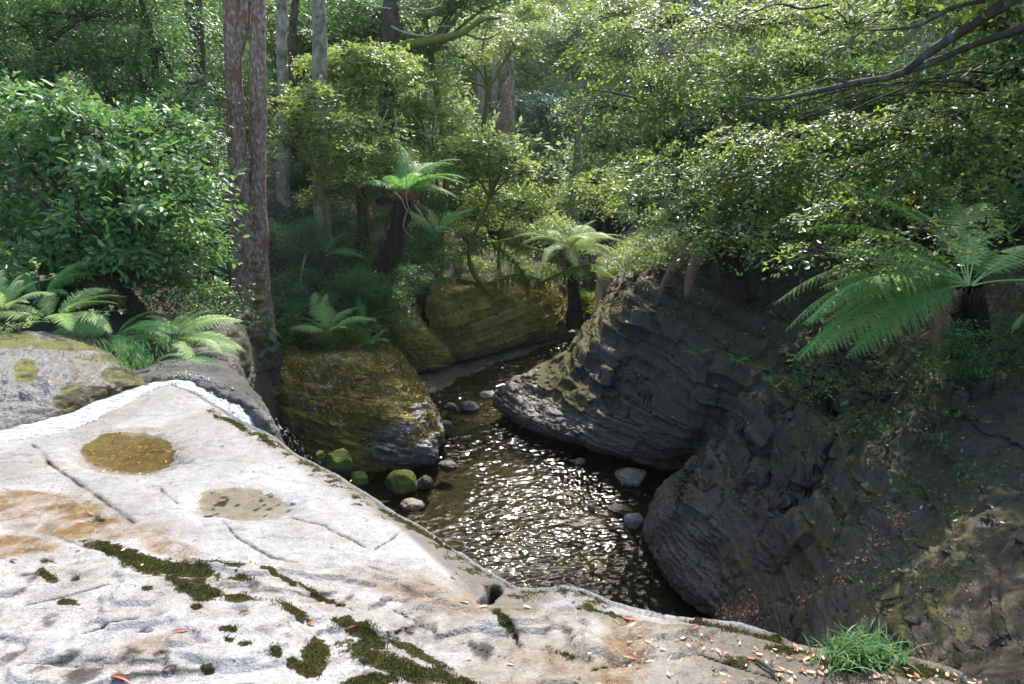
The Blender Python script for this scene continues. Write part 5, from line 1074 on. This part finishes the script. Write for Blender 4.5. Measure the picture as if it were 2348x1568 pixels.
# myrtle beech hanging over the right side
GB = 'beeches over the right bank'
tree('beech_tree', 'sunlit small-leaved beech leaning into the valley, left of the overhanging boughs', 'tree',
     [(1420, 130, 15, 110, 70), (1540, 60, 14, 120, 70), (1400, 250, 14.5, 100, 60), (1500, 200, 14, 120, 70), (1390, 340, 14, 80, 40), (1480, 330, 13.6, 110, 60), (1600, 160, 13.5, 110, 80), (1440, 30, 15.5, 120, 60), (1560, 290, 13, 100, 60), (1370, 420, 15, 50, 40)],
     'leaf_beech', .095, .95, .42, base=(7.4, 17.5, 3.4), rad=.06, forkpt=(6.8, 17, 6.5), seed=71, bark='bark_dark', flat=.8, droop=.35, shell=(.25, 1.15), gap=-0.05, fan=.6, group=GB)
tree('beech_tree', 'small-leaved beech whose long dark bough crosses the upper right corner', 'tree',
     [(1650, 60, 12.5, 130, 60), (1800, 50, 12.0, 130, 60), (1950, 60, 11.5, 120, 50), (2100, 30, 11.0, 130, 50), (2260, 60, 10.8, 130, 70), (1700, 180, 12.2, 130, 60), (1850, 170, 11.6, 120, 60), (1630, 300, 12.2, 110, 60), (1760, 290, 11.8, 100, 50), (2000, 180, 11.3, 110, 50), (2250, 200, 10.8, 110, 70), (2330, 130, 10.5, 100, 90)],
     'leaf_beech', .075, .95, .34, base=(10.5, 13.5, 4.5), rad=.05, forkpt=(9.3, 11.2, 9.5), seed=72, bark='bark_dark', flat=.8, droop=.35, shell=(.25, 1.15), gap=0.0, fan=.6, group=GB)
tree('beech_tree', 'lower dense beech sprays hanging in front of the dark cliff', 'tree',
     [(1560, 400, 9.8, 110, 60), (1680, 400, 9.4, 120, 60), (1800, 390, 9.0, 120, 60), (1610, 480, 9.4, 90, 44), (1740, 480, 9, 110, 50), (1850, 480, 8.7, 110, 50), (1940, 400, 8.6, 100, 60), (2060, 380, 8.4, 110, 50), (2180, 350, 8.2, 110, 50), (2300, 340, 8, 100, 60), (1960, 520, 8.3, 80, 60), (1700, 530, 8.9, 60, 20), (1880, 575, 7.4, 80, 36), (2030, 560, 6.7, 80, 36), (1985, 612, 6.7, 56, 24), (1700, 535, 8.6, 80, 26), (1800, 545, 8.3, 70, 26), (1560, 500, 9.2, 90, 30), (1450, 470, 10.5, 60, 30), (1950, 290, 8.8, 100, 40), (2080, 275, 8.6, 90, 40), (2200, 265, 8.4, 90, 40), (2320, 240, 8.2, 80, 44), (1700, 325, 9.5, 90, 36), (1830, 310, 9.2, 90, 40), (2260, 520, 6.4, 60, 24), (1640, 560, 8.8, 50, 18), (1930, 480, 7.6, 80, 40), (2120, 520, 6.8, 60, 30), (2100, 440, 8.6, 90, 40), (1480, 400, 11, 80, 60), (2250, 440, 8.6, 90, 40)],
     'leaf_beech', .070, 1.0, .32, base=(9.8, 12.2, 4.5), rad=.04, forkpt=(8.6, 10.6, 6.6), seed=73, bark='bark_dark', flat=.8, droop=.4, shell=(.25, 1.15), gap=-0.05, fan=.6, group=GB)
p0 = aty(2348, -20, 8.2); r_ = thing('overhanging_bough', 'long dark forked bough sloping down left through the beech leaves', 'bough', p0, None); b = Bag()
for pl, ra in (([(2520, -140), (2348, -20), (2240, 50), (2130, 120), (2060, 170), (1960, 190), (1860, 212), (1770, 228), (1700, 222)], (.075, .012)), ([(2520, 30), (2380, 55), (2240, 100), (2120, 150), (2060, 172)], (.05, .03)),
               ([(2110, 160), (2080, 230), (2010, 320), (1940, 345)], (.02, .006)), ([(1950, 192), (1900, 180), (1800, 215), (1690, 245)], (.016, .006)), ([(2260, 0), (2180, 20), (2100, 60), (1990, 70)], (.03, .008)), ([(1460, 225), (1420, 215), (1360, 205)], (.02, .008)),
               ([(2190, 90), (2160, 200), (2120, 300)], (.015, .006)), ([(1900, 10), (1840, 20), (1780, 10), (1700, 40)], (.018, .006))):
    tube(b, [aty(*q, 8.2 + 1.2 * (2348 - q[0]) / 650) for q in pl], np.linspace(ra[0], ra[1], len(pl)), 8, 50, .25, 420)
link('branch', b.mesh('branch', M['twig'], p0), r_)

tree('beech_tree', 'shaded inner beech sprays roofing the cliff', 'tree',
     [(2500, 100, 9.7, 150, 120), (1600, 320, 13.2, 100, 60), (1700, 280, 12.8, 110, 60), (1820, 300, 12, 110, 60), (1560, 400, 13.8, 80, 50), (1540, 250, 15.5, 90, 60), (1560, 470, 14.5, 110, 40), (1700, 470, 13.8, 130, 50), (1850, 460, 13, 130, 50), (2000, 440, 12, 130, 60), (1640, 380, 15, 120, 60), (1800, 350, 14.5, 130, 70), (1960, 330, 13.5, 130, 70), (2120, 320, 12.5, 130, 70), (2280, 320, 11.5, 130, 80), (2120, 440, 11.2, 120, 50), (2260, 480, 10.5, 120, 50), (1760, 240, 15, 130, 60), (1960, 220, 14, 130, 60), (2200, 180, 12.5, 150, 80), (2420, 300, 10.5, 130, 120), (2420, 480, 9.5, 100, 60)],
     'leaf_dark', .10, 2.0, .34, base=(10.2, 16, 4.5), rad=.06, forkpt=(9.6, 14.5, 8.0), gap=-1, seed=74, bark='bark_dark', flat=.8, droop=.35, shell=(.25, 1.1), group=GB)  # dark leaf colour paints shaded gaps; dense sprays added to shade the cliff
# unseen crowns added above the view to shade the cliff and darken stream reflections
tree('unseen_canopy_tree', 'unseen tall tree added to shade the right cliff', 'tree', [(2180, -140, 8.9, 170, 80), (1985, -125, 9.4, 110, 50), (2380, -120, 8.4, 190, 100), (2600, 60, 8, 200, 140), (2300, -300, 12, 260, 120), (2600, -200, 11, 260, 200), (2000, -250, 15, 150, 80), (2650, 300, 10, 240, 220), (2300, -700, 9, 400, 200)],
     'leaf_beech', .14, 1.2, .6, base=(14, 14, 8), rad=.22, forkpt=(12, 12, 14), seed=81, bark='bark_dark', twigs=8, up=-.9)
for i_, (pxs, lab) in enumerate([([(500, -300, 76), (900, -420, 76), (700, -560, 76)], 'unseen tall tree beyond the left slope, added for the stream reflection'), ([(1200, -260, 78), (1000, -480, 78), (1400, -480, 78), (1200, -620, 78)], 'unseen tall tree at the head of the valley, added for the stream reflection'),
        ([(1700, -300, 70), (2000, -450, 70), (1800, -600, 70), (2300, -350, 60)], 'unseen tall tree on the far right slope, added for the stream reflection'), ([(100, -350, 50), (-300, -300, 46), (-100, -560, 46)], 'unseen tall tree far to the left, added for the stream reflection')]):
    tree('unseen_canopy_tree', lab, 'tree', [(a_, b_, c_, 330, 170) for a_, b_, c_ in pxs], 'leaf_far', .55, .9, 1.8, rad=.5, seed=86 + i_, bark='bark_dark', twigs=6, up=-.9)

# ------------------------------------------------------------------ boulders and stones
def stone(name, label, px_, py_, rx, ry, mat, seed, moss=0., z=None, Y=None, flat=.7, ang=.17, name_cat='boulder', depth=None, group=None, box=0.):
    c = aty(px_, py_, Y) if Y else atz(px_, py_, z if z is not None else 0.05); s = (c[1] * CT - (c[2] - CAMZ) * ST) / F
    n1, n2 = 40, 60; th = np.linspace(0.001, np.pi - .001, n1); ph = np.linspace(0, 2 * np.pi, n2, endpoint=False); T_, P_ = np.meshgrid(th, ph, indexing='ij')
    S = np.stack([np.sin(T_) * np.cos(P_), np.sin(T_) * np.sin(P_), np.cos(T_)], -1).reshape(-1, 3)
    rg = np.random.default_rng(seed)
    if box: S = S / (np.abs(S) ** 5).sum(1, keepdims=True) ** (1 / 5) * box + S * (1 - box)
    k = 1 + ang * 1.6 * fbm(S + seed * 3.7, 1.1, 3, seed) + ang * .35 * fbm(S + seed, 4, 3, seed + 3)
    for q in range(11):
        nrm = unit(rg, 1)[0]; dd = S @ nrm; k = np.minimum(k, rg.uniform(.70, .92) / np.maximum(dd, .3))
    a = rg.uniform(-.3, .3); R = np.array([rx * s, depth or rx * s * .85, ry * s / .85])
    V = S * k[:, None] * R; V[:, :2] = V[:, :2] @ np.array([[math.cos(a), -math.sin(a)], [math.sin(a), math.cos(a)]])
    V = V + V / (np.linalg.norm(V, axis=1, keepdims=True) + 1e-9) * (.012 * fbm(V + c, 9, 3, seed))[:, None]
    N = S
    me = mesh_np(name, V, grid_faces(n1, n2, True)[:, ::-1], mat=M[mat], attrs={'moss': np.full(len(V), moss) + .5 * (moss > 0) * (N[:, 2] - .1)})
    return tag(link(name, me, loc=c), label, name_cat, group)
stone('boulder', 'round moss covered boulder, largest of the mossy ones at the ledge foot', 920, 1112, 38, 34, 'rock_green', 1, .75)
stone('boulder', 'bright green mossy boulder at the mouth of the dark cleft', 778, 1062, 36, 30, 'rock_green', 2, .55, Y=11.4)
stone('boulder', 'small vivid green boulder left of the round mossy one', 824, 1098, 22, 17, 'rock_green', 3, .9)
stone('boulder', 'low vivid green boulder touching the round mossy one', 862, 1098, 26, 20, 'rock_green', 4, .9, Y=12.3)
stone('boulder', 'dark little stone between the two vivid green boulders and the spur', 860, 1080, 12, 9, 'rock', 5, .1, Y=12.3)
stone('boulder', 'grey wet stone at the right side of the round mossy boulder', 972, 1110, 20, 18, 'rock_black', 7, .0)
stone('boulder', 'flat brownish stone below the round mossy boulder', 945, 1158, 28, 12, 'rock_brown', 8)
stone('boulder', 'small dark mossy knob left of the bright green boulder', 735, 1045, 12, 10, 'rock_green', 9, .5, Y=11.2)
stone('river_stone', 'shiny dark stone alone in the stream, right of the spur nose', 1026, 1070, 21, 11, 'rock', 10)
stone('river_stone', 'brown angular block in the shade below the recess of the cliff', 1446, 1090, 38, 17, 'rock_brown', 11, box=.7)
stone('river_stone', 'smooth round grey stone by the second bulge of the cliff', 1454, 1198, 24, 19, 'rock_grey', 12, ang=.05)
stone('river_stone', 'flat dark slab stone just above the round grey stone', 1420, 1168, 26, 9, 'rock', 13, box=.6)
stone('river_stone', 'small pale stone awash left of the flat slab stone', 1356, 1164, 10, 9, 'rock_brown', 14)
stone('river_stone', 'pale stone resting against the mossy neck of the cliff, far up the stream', 1284, 822, 14, 14, 'rock_grey', 15, .1)
stone('river_stone', 'wide grey stone breaking the riffle between spur and cliff nose', 1075, 930, 26, 11, 'rock_black', 16)
stone('river_stone', 'small grey stone left of the wide one in the riffle', 1034, 934, 16, 8, 'rock_black', 17)
stone('river_stone', 'dark flat rock pointing out of the riffle beside the cliff nose', 1120, 905, 22, 7, 'rock', 18)
stone('river_stone', 'half sunken brown stone near the middle of the stream', 1328, 1060, 16, 8, 'rock_brown', 19, z=-.02)
stone('river_stone', 'small dark stone low in the glitter at the ledge side', 1246, 1288, 14, 7, 'rock', 20, z=-.01)
stone('boulder', 'smooth grey lobe of rock at the water edge below the spur', 1018, 985, 22, 20, 'rock', 21, .0, Y=13.6, ang=.08)
rg = np.random.default_rng(8)
for i in range(16):
    x_, y_ = rg.uniform(1030, 1120), rg.uniform(940, 1030)
    stone('river_stone', 'flat brown stone under the shallow water of the riffle', x_, y_, rg.uniform(8, 20), rg.uniform(4, 7), 'rock_brown', 40 + i, z=-.09, group='drowned flat stones in the riffle', name_cat='stone')

# ------------------------------------------------------------------ moss tufts on the ledge (nobody could count them)
mo = SLAB['moss'] + .55 * fbm(np.stack([SLAB['x'], SLAB['y'], 0 * SLAB['x']], -1), 13, 3, 500)
idx = np.where((mo > .45) & (SLAB['sd'] < .02))[0]; idx = idx[np.random.default_rng(60).random(len(idx)) < smooth(.45, .75, mo[idx])]; rg = np.random.default_rng(61)
idx = idx[rg.random(len(idx)) < np.interp(SLAB['y'][idx], [1.5, 5.5], [.95, .5])]
C = np.stack([SLAB['x'][idx], SLAB['y'][idx], SLAB['z'][idx]], -1); C = np.repeat(C, 7, axis=0) + rg.normal(0, .006, (len(C) * 7, 3)) * np.array([1, 1, .1])
D = np.array([0, 0, 1.0]) + .75 * rg.normal(size=(len(C), 3)) * np.array([1, 1, .3]); Nn = rg.normal(size=(len(C), 3))
V, T, k = leaf_faces(C - np.array([0, 0, .002]), D, Nn, rg.uniform(.005, .014, len(C)), .34, .05)
clump = np.clip(.42 + .5 * fbm(C, 5, 3, 66) + rg.normal(0, .12, len(C)), 0, 1)
bag = Bag(); bag.add(V, T=T, r=np.repeat(clump, k))
tag(link('moss', bag.mesh('moss', M['moss_tuft'], sm=False)), 'dark and yellow green moss tufts growing in streaks on the pale ledge', 'moss', kind='stuff')

# ------------------------------------------------------------------ fallen leaves
def dead_leaf_mesh(mat, seed, L=.055, curl=.5):
    rg = np.random.default_rng(seed); b = Bag(); n, m_ = 9, 5; V = []
    for i in range(n):
        t = i / (n - 1); hw = .17 * L * math.sin(math.pi * min(1, t * .93 + .04)) ** .75 + .0008
        for j in range(m_):
            s = (j / (m_ - 1) - .5) * 2; a = s * curl * 1.3
            V.append((L * (t - .5), hw * math.sin(a) / max(.2, curl * 1.3), .003 + L * .10 * math.sin(t * 2.6) * curl + hw * (1 - math.cos(a)) * .9))
    b.add(np.array(V), Q=grid_faces(n, m_), r=np.full(len(V), rg.uniform(.1, .9)))
    return b.mesh('fallen_leaf', M[mat])
LM = [dead_leaf_mesh('red_leaf', i, .06, c_) for i, c_ in enumerate((.9, .6, .4))]; LP = [dead_leaf_mesh('litter', i + 10, .06, c_) for i, c_ in enumerate((.7, .4))]
leaves = [(412, 1449, 'long curled red leaf lying on bare rock left of the moss streaks', 1.5), (386, 1538, 'red leaf at the bottom edge on a small dark moss patch', 1.3), (392, 1110, 'lone small red leaf on the bare rock between the two pools', .9), (560, 1408, 'red leaf on the moss right of the thick green patch', 1.2),
          (712, 1432, 'orange red leaf in the grey moss streak', 1.2), (784, 1383, 'upright orange leaf beside the upper moss streak', .8), (804, 1441, 'pink torn leaf on the grey moss', .9), (942, 1446, 'red leaf below the tan rock face', 1.2), (1039, 1324, 'red leaf on the white block above its rounded end', 1.0),
          (1065, 1381, 'thin red leaf under the rounded end of the block', 1.1), (1110, 1391, 'red leaf at the foot of the dark gap', 1.0), (1210, 1394, 'dark red leaf on the small white triangle of rock', 1.1), (1446, 1433, 'wet red leaf in the rusty runnel near the lip', 1.4), (1443, 1421, 'second wet red leaf, above the first in the rusty runnel', 1.4),
          (1444, 1510, 'orange leaf low in the rusty runnel', 1.4), (1171, 1523, 'small dark red leaf on pale rock near the bottom edge', .9), (1129, 1278, 'orange leaf on the brown slope above the water', .8), (1592, 1441, 'orange leaf on the grey rock near the lip', 1.0), (148, 1082, 'orange leaf wedged in the upper left crack', 1.1),
          (276, 1561, 'orange brown leaf cut by the bottom edge at the left', 2.0), (32, 1287, 'dark red leaf in the hollow at the far left', 1.3), (2010, 1554, 'rust red leaf near the lower right corner', 1.5)]
pale = [(1727, 1510, 'cream curled leaf on the darker right part of the ledge', 1.3), (1849, 1513, 'cream leaf near the root of the grass tuft', 1.0), (1862, 1504, 'cream leaf just above another by the grass tuft', 1.0), (1860, 1544, 'chalk white leaf near the bottom right', 1.0), (1664, 1550, 'long cream leaf at the bottom, left of the black twig', 1.3),
        (1488, 1518, 'white leaf right of the rusty runnel', 1.1), (1666, 1552, 'brown pink leaf lying under the long cream leaf', .8), (1075, 1512, 'tiny yellow leaf on the pale rock', .6)]
rg = np.random.default_rng(71)
def on_slab(px_, py_):
    p = slabp(px_, py_)
    for _ in range(3):
        zt = float(slab_h(p[0], p[1])); p = atz(px_, py_, zt)
    return p
for L_, ms, cat_ in ((leaves, LM, 'leaf'), (pale, LP, 'leaf')):
    for (x_, y_, lab, sc) in L_:
        p = on_slab(x_, y_); o = link('fallen_leaf', ms[int(rg.integers(len(ms)))], loc=p + np.array([0, 0, .003]), rot=(rg.uniform(-.2, .2) + .1, rg.uniform(-.3, .2), rg.uniform(-.5, .5)), scale=sc * .60)
        tag(o, lab, cat_, 'single fallen leaves on the ledge')
# black twig
p0 = on_slab(1752, 1530); b = Bag(); tube(b, [on_slab(1732, 1516) + [0, 0, .01], on_slab(1752, 1532) + [0, 0, .015], on_slab(1776, 1546) + [0, 0, .01]], [.005, .008, .006], 6, 20, .5, 3); tube(b, [on_slab(1764, 1534) + [0, 0, .01], on_slab(1770, 1522) + [0, 0, .02]], [.004, .002], 5, 8)
tag(link('fallen_twig', b.mesh('fallen_twig', M['twig'], p0), loc=p0), 'rotten black twig on the darker right part of the ledge', 'twig')
p0 = on_slab(1430, 1424); b = Bag(); tube(b, [on_slab(1517 - 10, 1424), on_slab(1530 - 20, 1440)], [.003, .002], 5, 8)
# litter strewn over the rocks: one mass
def litter(label, P, N, L, seed, mat='litter', lo=0., hi=1.):
    rg = np.random.default_rng(seed); n = len(P); D = np.cross(N, rg.normal(size=(n, 3))); Nn = N + .35 * rg.normal(size=(n, 3))
    L = L * np.clip(P[:, 1] / 8.5, .5, 1.1) if L > .03 else L
    V, T, k = leaf_faces(P + N * .008, D, Nn, L * rg.uniform(.5, 1.3, n), .5, -.10, True)
    b = Bag(); b.add(V, T=T, r=np.repeat(lo + (hi - lo) * rg.random(n), k)); tag(link('leaf_litter', b.mesh('leaf_litter', M[mat], sm=False)), label, 'leaf litter', kind='stuff')
cl = bpy.data.objects['cliff'].data; n_ = len(cl.vertices); co = np.empty(n_ * 3); cl.vertices.foreach_get('co', co); co = co.reshape(-1, 3); no = np.empty(n_ * 3); cl.vertices.foreach_get('normal', no); no = no.reshape(-1, 3)
px_, py_ = project(co)
dband = line_dist([(1650, 1410), (1760, 1395), (1850, 1360), (1930, 1330), (1990, 1260), (2060, 1180)], px_, py_)
w_ = np.exp(-(dband / 26) ** 2) * .16 + np.exp(-(line_dist([(1440, 835), (1500, 845), (1540, 850)], px_, py_) / 12) ** 2) * .2 + np.exp(-(np.hypot(px_ - 2100, (py_ - 1250) * 1.3) / 170) ** 2) * .016 + np.exp(-(np.hypot(px_ - 1540, py_ - 1200) / 70) ** 2) * .008 + .0016 * (co[:, 1] < 14) + .012 * (py_ < 800) * (px_ > 1600)
w_ = w_ * (.2 + .8 * smooth(.1, .6, np.abs(no[:, 2]))) * (.3 + 1.4 * smooth(-.1, .3, fbm(co, 3, 3, 600)))
sel = np.where((rg.random(n_) < w_) & (co[:, 2] > .25) & (px_ < 2500))[0]
litter('brown and cream dead leaves caught on the ledges of the dark cliff', co[sel], np.where(no[sel][:, 2:3] < 0, -no[sel], no[sel]), .05, 62, hi=.85)
sel = np.where((rg.random(len(Vl)) < .035) & (Vl[:, 2] > .6) & (np.abs(Nl[:, 2]) > .25))[0]
litter('tiny pale dead leaves strewn over the brown mossy spur', Vl[sel], Nl[sel], .045, 63)
sel = np.where((rg.random(len(Vb)) < .012) & (Vb[:, 2] > .6) & (np.abs(Nb[:, 2]) > .25))[0]
litter('tiny pale dead leaves strewn over the far mossy ledge', Vb[sel], Nb[sel], .05, 64)
n_ = 420; qx_ = rg.uniform(0, 1, n_) ** .45 * 1000 + 1280; qy_ = rg.uniform(1425, 1600, n_); pts = []
for a_, b_ in zip(qx_, qy_):
    if b_ > 1430 + (a_ - 1500) * .17: pts.append(on_slab(a_, b_))
pts = np.array(pts); litter('scraps of brown leaf on the darker right part of the ledge', pts, np.tile([0, 0, 1.], (len(pts), 1)), .022, 65)
pts = np.array([atz(300 + rg.normal(0, 55), 1036 + rg.normal(0, 22), float(slabp(300, 1036)[2]) - .03) for _ in range(170)] + [on_slab(rg.uniform(100, 900), rg.uniform(1040, 1300)) for _ in range(50)])
litter('leaf crumbs in and around the olive rock pool', pts, np.tile([0, 0, 1.], (len(pts), 1)), .022, 66)

so = np.empty(n_c := len(co)); cl.attributes['soil'].data.foreach_get('value', so); rg = np.random.default_rng(72)
sel = np.where((so > .35) & (rg.random(len(co)) < .030 * smooth(-.2, .25, fbm(co, 1.4, 3, 610))) & (px_ < 2500) & (px_ > 1380))[0]
C = np.repeat(co[sel], 12, axis=0); rr_ = rg.normal(0, .055, C.shape); C = C + rr_ * [1, 1, .5] + no[sel].repeat(12, 0) * np.abs(rg.normal(0, .05, (len(C), 1)))
V, T, k = leaf_faces(C, rg.normal(size=C.shape) + [0, 0, .3], rg.normal(size=C.shape) * .5 + [0, 0, 1], rg.uniform(.02, .055, len(C)), .5, .1)
bag = Bag(); bag.add(V, T=T, r=np.repeat(np.clip(rg.normal(.4, .2, len(C)), 0, 1), k))
tag(link('ground_cover', bag.mesh('ground_cover', M['leaf_dark'])), 'small seedlings and creeping leaves on the earthy top of the right cliff', 'ground cover', kind='stuff')
for Vx, Nx, lab, p_, sd_ in ((Vl, Nl, 'short moss and liverwort fur on the brown spur', .34, 68), (Vb, Nb, 'short moss fur on the far mossy ledge', .30, 69)):
    rg = np.random.default_rng(sd_); sel = np.where((rg.random(len(Vx)) < p_ * smooth(-.25, .25, fbm(Vx, 4, 4, 620))) & (Vx[:, 2] > .45))[0]
    C = Vx[sel].repeat(2, 0) + rg.normal(0, .012, (len(sel) * 2, 3)); Nn = Nx[sel].repeat(2, 0); Nn = np.where(Nn[:, 1:2] > .3, -Nn, Nn)
    V, T, k = leaf_faces(C, Nn + .6 * rg.normal(size=C.shape) + [0, 0, .2], rg.normal(size=C.shape), rg.uniform(.015, .045, len(C)), .4, .08)
    bag = Bag(); bag.add(V, T=T, r=np.repeat(np.clip(.5 + .6 * fbm(C, 2.5, 4, 621) + rg.normal(0, .12, len(C)), 0, 1), k)); tag(link('moss', bag.mesh('moss', M['moss_fur'], sm=False)), lab, 'moss', kind='stuff')
# ------------------------------------------------------------------ grass tuft, small plants
def grass_tuft(name, label, px_, py_, Y_, n, L, spread, seed, lean=(0, 0), on=None):
    rg = np.random.default_rng(seed); p0 = aty(px_, py_, Y_) if on is None else on
    b = Bag(); V = []; T = []; r_ = []; base = 0
    for i in range(n):
        a = rg.uniform(0, 6.28); ll = L * rg.uniform(.4, 1.1); e = rg.uniform(.15, .85); o_ = np.array([rg.normal(0, spread), rg.normal(0, spread * .5), -.01]); dx = np.array([math.cos(a), math.sin(a), 0]); s = np.array([-math.sin(a), math.cos(a), 0])
        t = np.linspace(0, 1, 6); c = o_ + dx * (ll * (t * .25 + e * t ** 2 * .7))[:, None] + np.array([0, 0, 1]) * (ll * (t - e * .75 * t ** 2.2))[:, None] + np.array([lean[0], lean[1], 0]) * (t ** 2)[:, None] * ll
        wd = .0032 * (1 - t ** 1.5) + .0004
        Vq = np.concatenate([c - s * wd[:, None], c + s * wd[:, None]]); k = np.arange(5)[:, None]
        T.append(np.concatenate([k, k + 1, k + 7, k + 6], 1) + base); base += 12; V.append(Vq); r_.append(np.full(12, np.clip(rg.normal(.45, .25), 0, 1)))
    b.add(np.concatenate(V), Q=np.concatenate(T), r=np.concatenate(r_))
    return tag(link(name, b.mesh(name, M['grass'], sm=False), loc=p0), label, 'grass tuft')
grass_tuft('grass_tuft', 'long bright green grass tuft at the lip of the ledge, lower right', 1985, 1500, 2.22, 300, .145, .065, 91, (0, -.1), on=on_slab(1975, 1508))
grass_tuft('grass_tuft', 'thin wispy grass between the ferns and the grey boulder', 215, 800, 6.5, 260, .20, .30, 92)['kind'] = 'stuff'
grass_tuft('grass_tuft', 'short sunlit grass along the back rim of the grey boulder', 262, 835, 6.15, 420, .12, .22, 93)['kind'] = 'stuff'
def leafy_plant(label, px_, py_, Y_, n, L, hgt, seed, mat='leaf_broad', spread=.05, wid=.22, rosette=True, cat='plant', hang=0.):
    rg = np.random.default_rng(seed); p0 = aty(px_, py_, Y_); root = thing('leafy_plant', label, cat, p0)
    b = Bag(); st = Bag(); k = max(1, n // 9)
    for j in range(k):
        top = np.array([rg.normal(0, spread), rg.normal(0, spread * .6), hgt * rg.uniform(.3, 1) - hang * rg.uniform(0, 1)])
        tube(st, [(0, 0, -.03), top * .5 + [0, 0, .02], top], [.005, .004, .002], 4, 8)
        m_ = 9; a = rg.uniform(0, 6.28) + np.arange(m_) * 2.4; e = rg.uniform(.0, .7, m_)
        D = np.stack([np.cos(a) * np.cos(e), np.sin(a) * np.cos(e), np.sin(e)], -1); N = np.stack([-np.cos(a) * np.sin(e), -np.sin(a) * np.sin(e), np.cos(e)], -1) + .2 * rg.normal(size=(m_, 3))
        V, T, kk = leaf_faces(top + np.array([0, 0, -1]) * (np.arange(m_) / m_ * .06)[:, None], D, N, L * rg.uniform(.6, 1.1, m_), wid, .14, True)
        b.add(V, T=T, r=np.repeat(rg.uniform(.3, 1, m_), kk))
    link('leaves', b.mesh('leaves', M[mat]), root); link('stem', st.mesh('stem', M['twig']), root); return root
leafy_plant('strap-leaved plant on the ledge of the cliff above the leaf litter streak', 2060, 1085, 6.55, 27, .15, .08, 94, 'grass', .09, .18)
leafy_plant('strap-leaved plant right of the other strap-leaved one, higher on the bank', 2150, 1050, 6.5, 36, .13, .22, 95, 'grass', .07, .2)
leafy_plant('dark glossy seedling high on the lower right bank', 2200, 990, 6.6, 45, .07, .22, 96, 'leaf_broad', .12, .4)
leafy_plant('glossy leafy seedling in the middle of the lower right bank', 2170, 1205, 5.7, 45, .075, .12, 97, 'leaf_broad', .09, .36)
leafy_plant('glossy leafy seedling hanging below the middle one on the lower right bank', 2155, 1290, 5.4, 45, .07, .05, 98, 'leaf_broad', .08, .36, hang=.05)
leafy_plant('two small pale sprigs low on the dark rock', 2080, 1358, 5.0, 18, .05, .08, 99, 'leaf_broad', .02, .34, hang=.06)
leafy_plant('small star-shaped plant under the hollow of the cliff', 1952, 995, 8.1, 18, .09, .03, 100, 'grass', .02, .2)
leafy_plant('pale seedling on the nose of the mossy spur', 925, 918, 12.55, 18, .10, .03, 101, 'grass', .03, .2)
leafy_plant('second pale seedling, higher on the mossy spur', 902, 888, 12.75, 18, .08, .03, 102, 'grass', .03, .2)
leafy_plant('yellow flowering weed among the ferns at the left edge', 85, 660, 7.0, 60, .045, .35, 103, 'fern_pale', .12, .5)
leafy_plant('leafy weed in front of the sunlit fern above the grey boulder', 200, 735, 6.8, 72, .04, .18, 104, 'fern_pale', .16, .45)
leafy_plant('small weed at the left end of the boulder top', 45, 755, 6.3, 54, .05, .10, 105, 'fern_pale', .12, .3)
leafy_plant('small shrub in the dark on the right bank left of the large tree fern trunk', 2230, 880, 7.3, 90, .05, .35, 106, 'leaf_dark', .22, .45)
leafy_plant('low leafy plant at the right edge of the lower right bank', 2320, 1170, 5.4, 60, .05, .2, 107, 'leaf_olive', .15, .45)
leafy_plant('grey woolly seed heads at the bottom right corner', 2350, 1585, 2.4, 60, .012, .06, 108, 'fern_pale', .07, .7)
p0 = aty(2090, 1440, 4.15); r_ = thing('dead_frond', 'rusty dead fern frond lying on the rock behind the grass tuft', 'dead frond', p0); m_ = frond_mesh(('dead', 1), 'red_leaf', L=.32, W=.05, a0=.1, a1=-.2, npin=22, npl=5, seed=4)
o = link('frond', m_, r_); o.rotation_euler = (0, .9, math.radians(-40))
# hanging lichen on the boughs behind the far mossy ledge
p0 = aty(1100, 590, 19.6); r_ = thing('mossy_branches', 'crooked mossy branches hung with lichen beards above the far mossy ledge', 'branches', p0); b = Bag(); rg = np.random.default_rng(15); hb = Bag()
for pl in ([(985, 520), (1040, 500), (1110, 470), (1180, 455)], [(1050, 640), (1120, 650), (1180, 630), (1240, 640)], [(1130, 560), (1170, 590), (1195, 620), (1215, 650)], [(1180, 560), (1240, 575), (1290, 600)], [(960, 560), (1000, 600), (1020, 660)], [(1060, 540), (1100, 560), (1160, 550), (1200, 540)], [(1225, 655), (1300, 620), (1350, 605)]):
    Pc = [aty(x_, y_, 19.8 + rg.uniform(-.4, .4)) for x_, y_ in pl]; tube(b, Pc, np.linspace(.05, .02, len(Pc)), 6, 30, .5, 5)
    for q in catmull(np.array(Pc), 60):
        for _ in range(2):
            s = q + rg.normal(0, .04, 3); ln = rg.uniform(.08, .38); tube(hb, [s, s + np.array([rg.normal(0, .02), 0, -ln * .5]), s + np.array([rg.normal(0, .03), 0, -ln])], [.012, .012, .002], 3)
link('branch', b.mesh('branch', M['bark_moss'], p0), r_); link('lichen_beard', hb.mesh('lichen_beard', M['leaf_olive'], p0), r_)

# ------------------------------------------------------------------ moist air of the gorge
V = np.array([(x, y, z) for z in (-2.5, 42) for y in (-9, 95) for x in (-48, 52)], float)
Q = np.array([(0, 2, 3, 1), (4, 5, 7, 6), (0, 1, 5, 4), (2, 6, 7, 3), (0, 4, 6, 2), (1, 3, 7, 5)])
m, n, l, p = mat_new('moist_air'); n.remove(p); v = n.new('ShaderNodeVolumePrincipled'); v.inputs['Color'].default_value = (.95, .98, .95, 1); v.inputs['Density'].default_value = .0003; v.inputs['Anisotropy'].default_value = .3
l.new(v.outputs[0], n['Material Output'].inputs['Volume'])
tag(link('haze', mesh_np('haze', V, Q, mat=m, smooth_sh=False)), 'thin sunlit haze hanging in the valley', 'haze', kind='stuff')
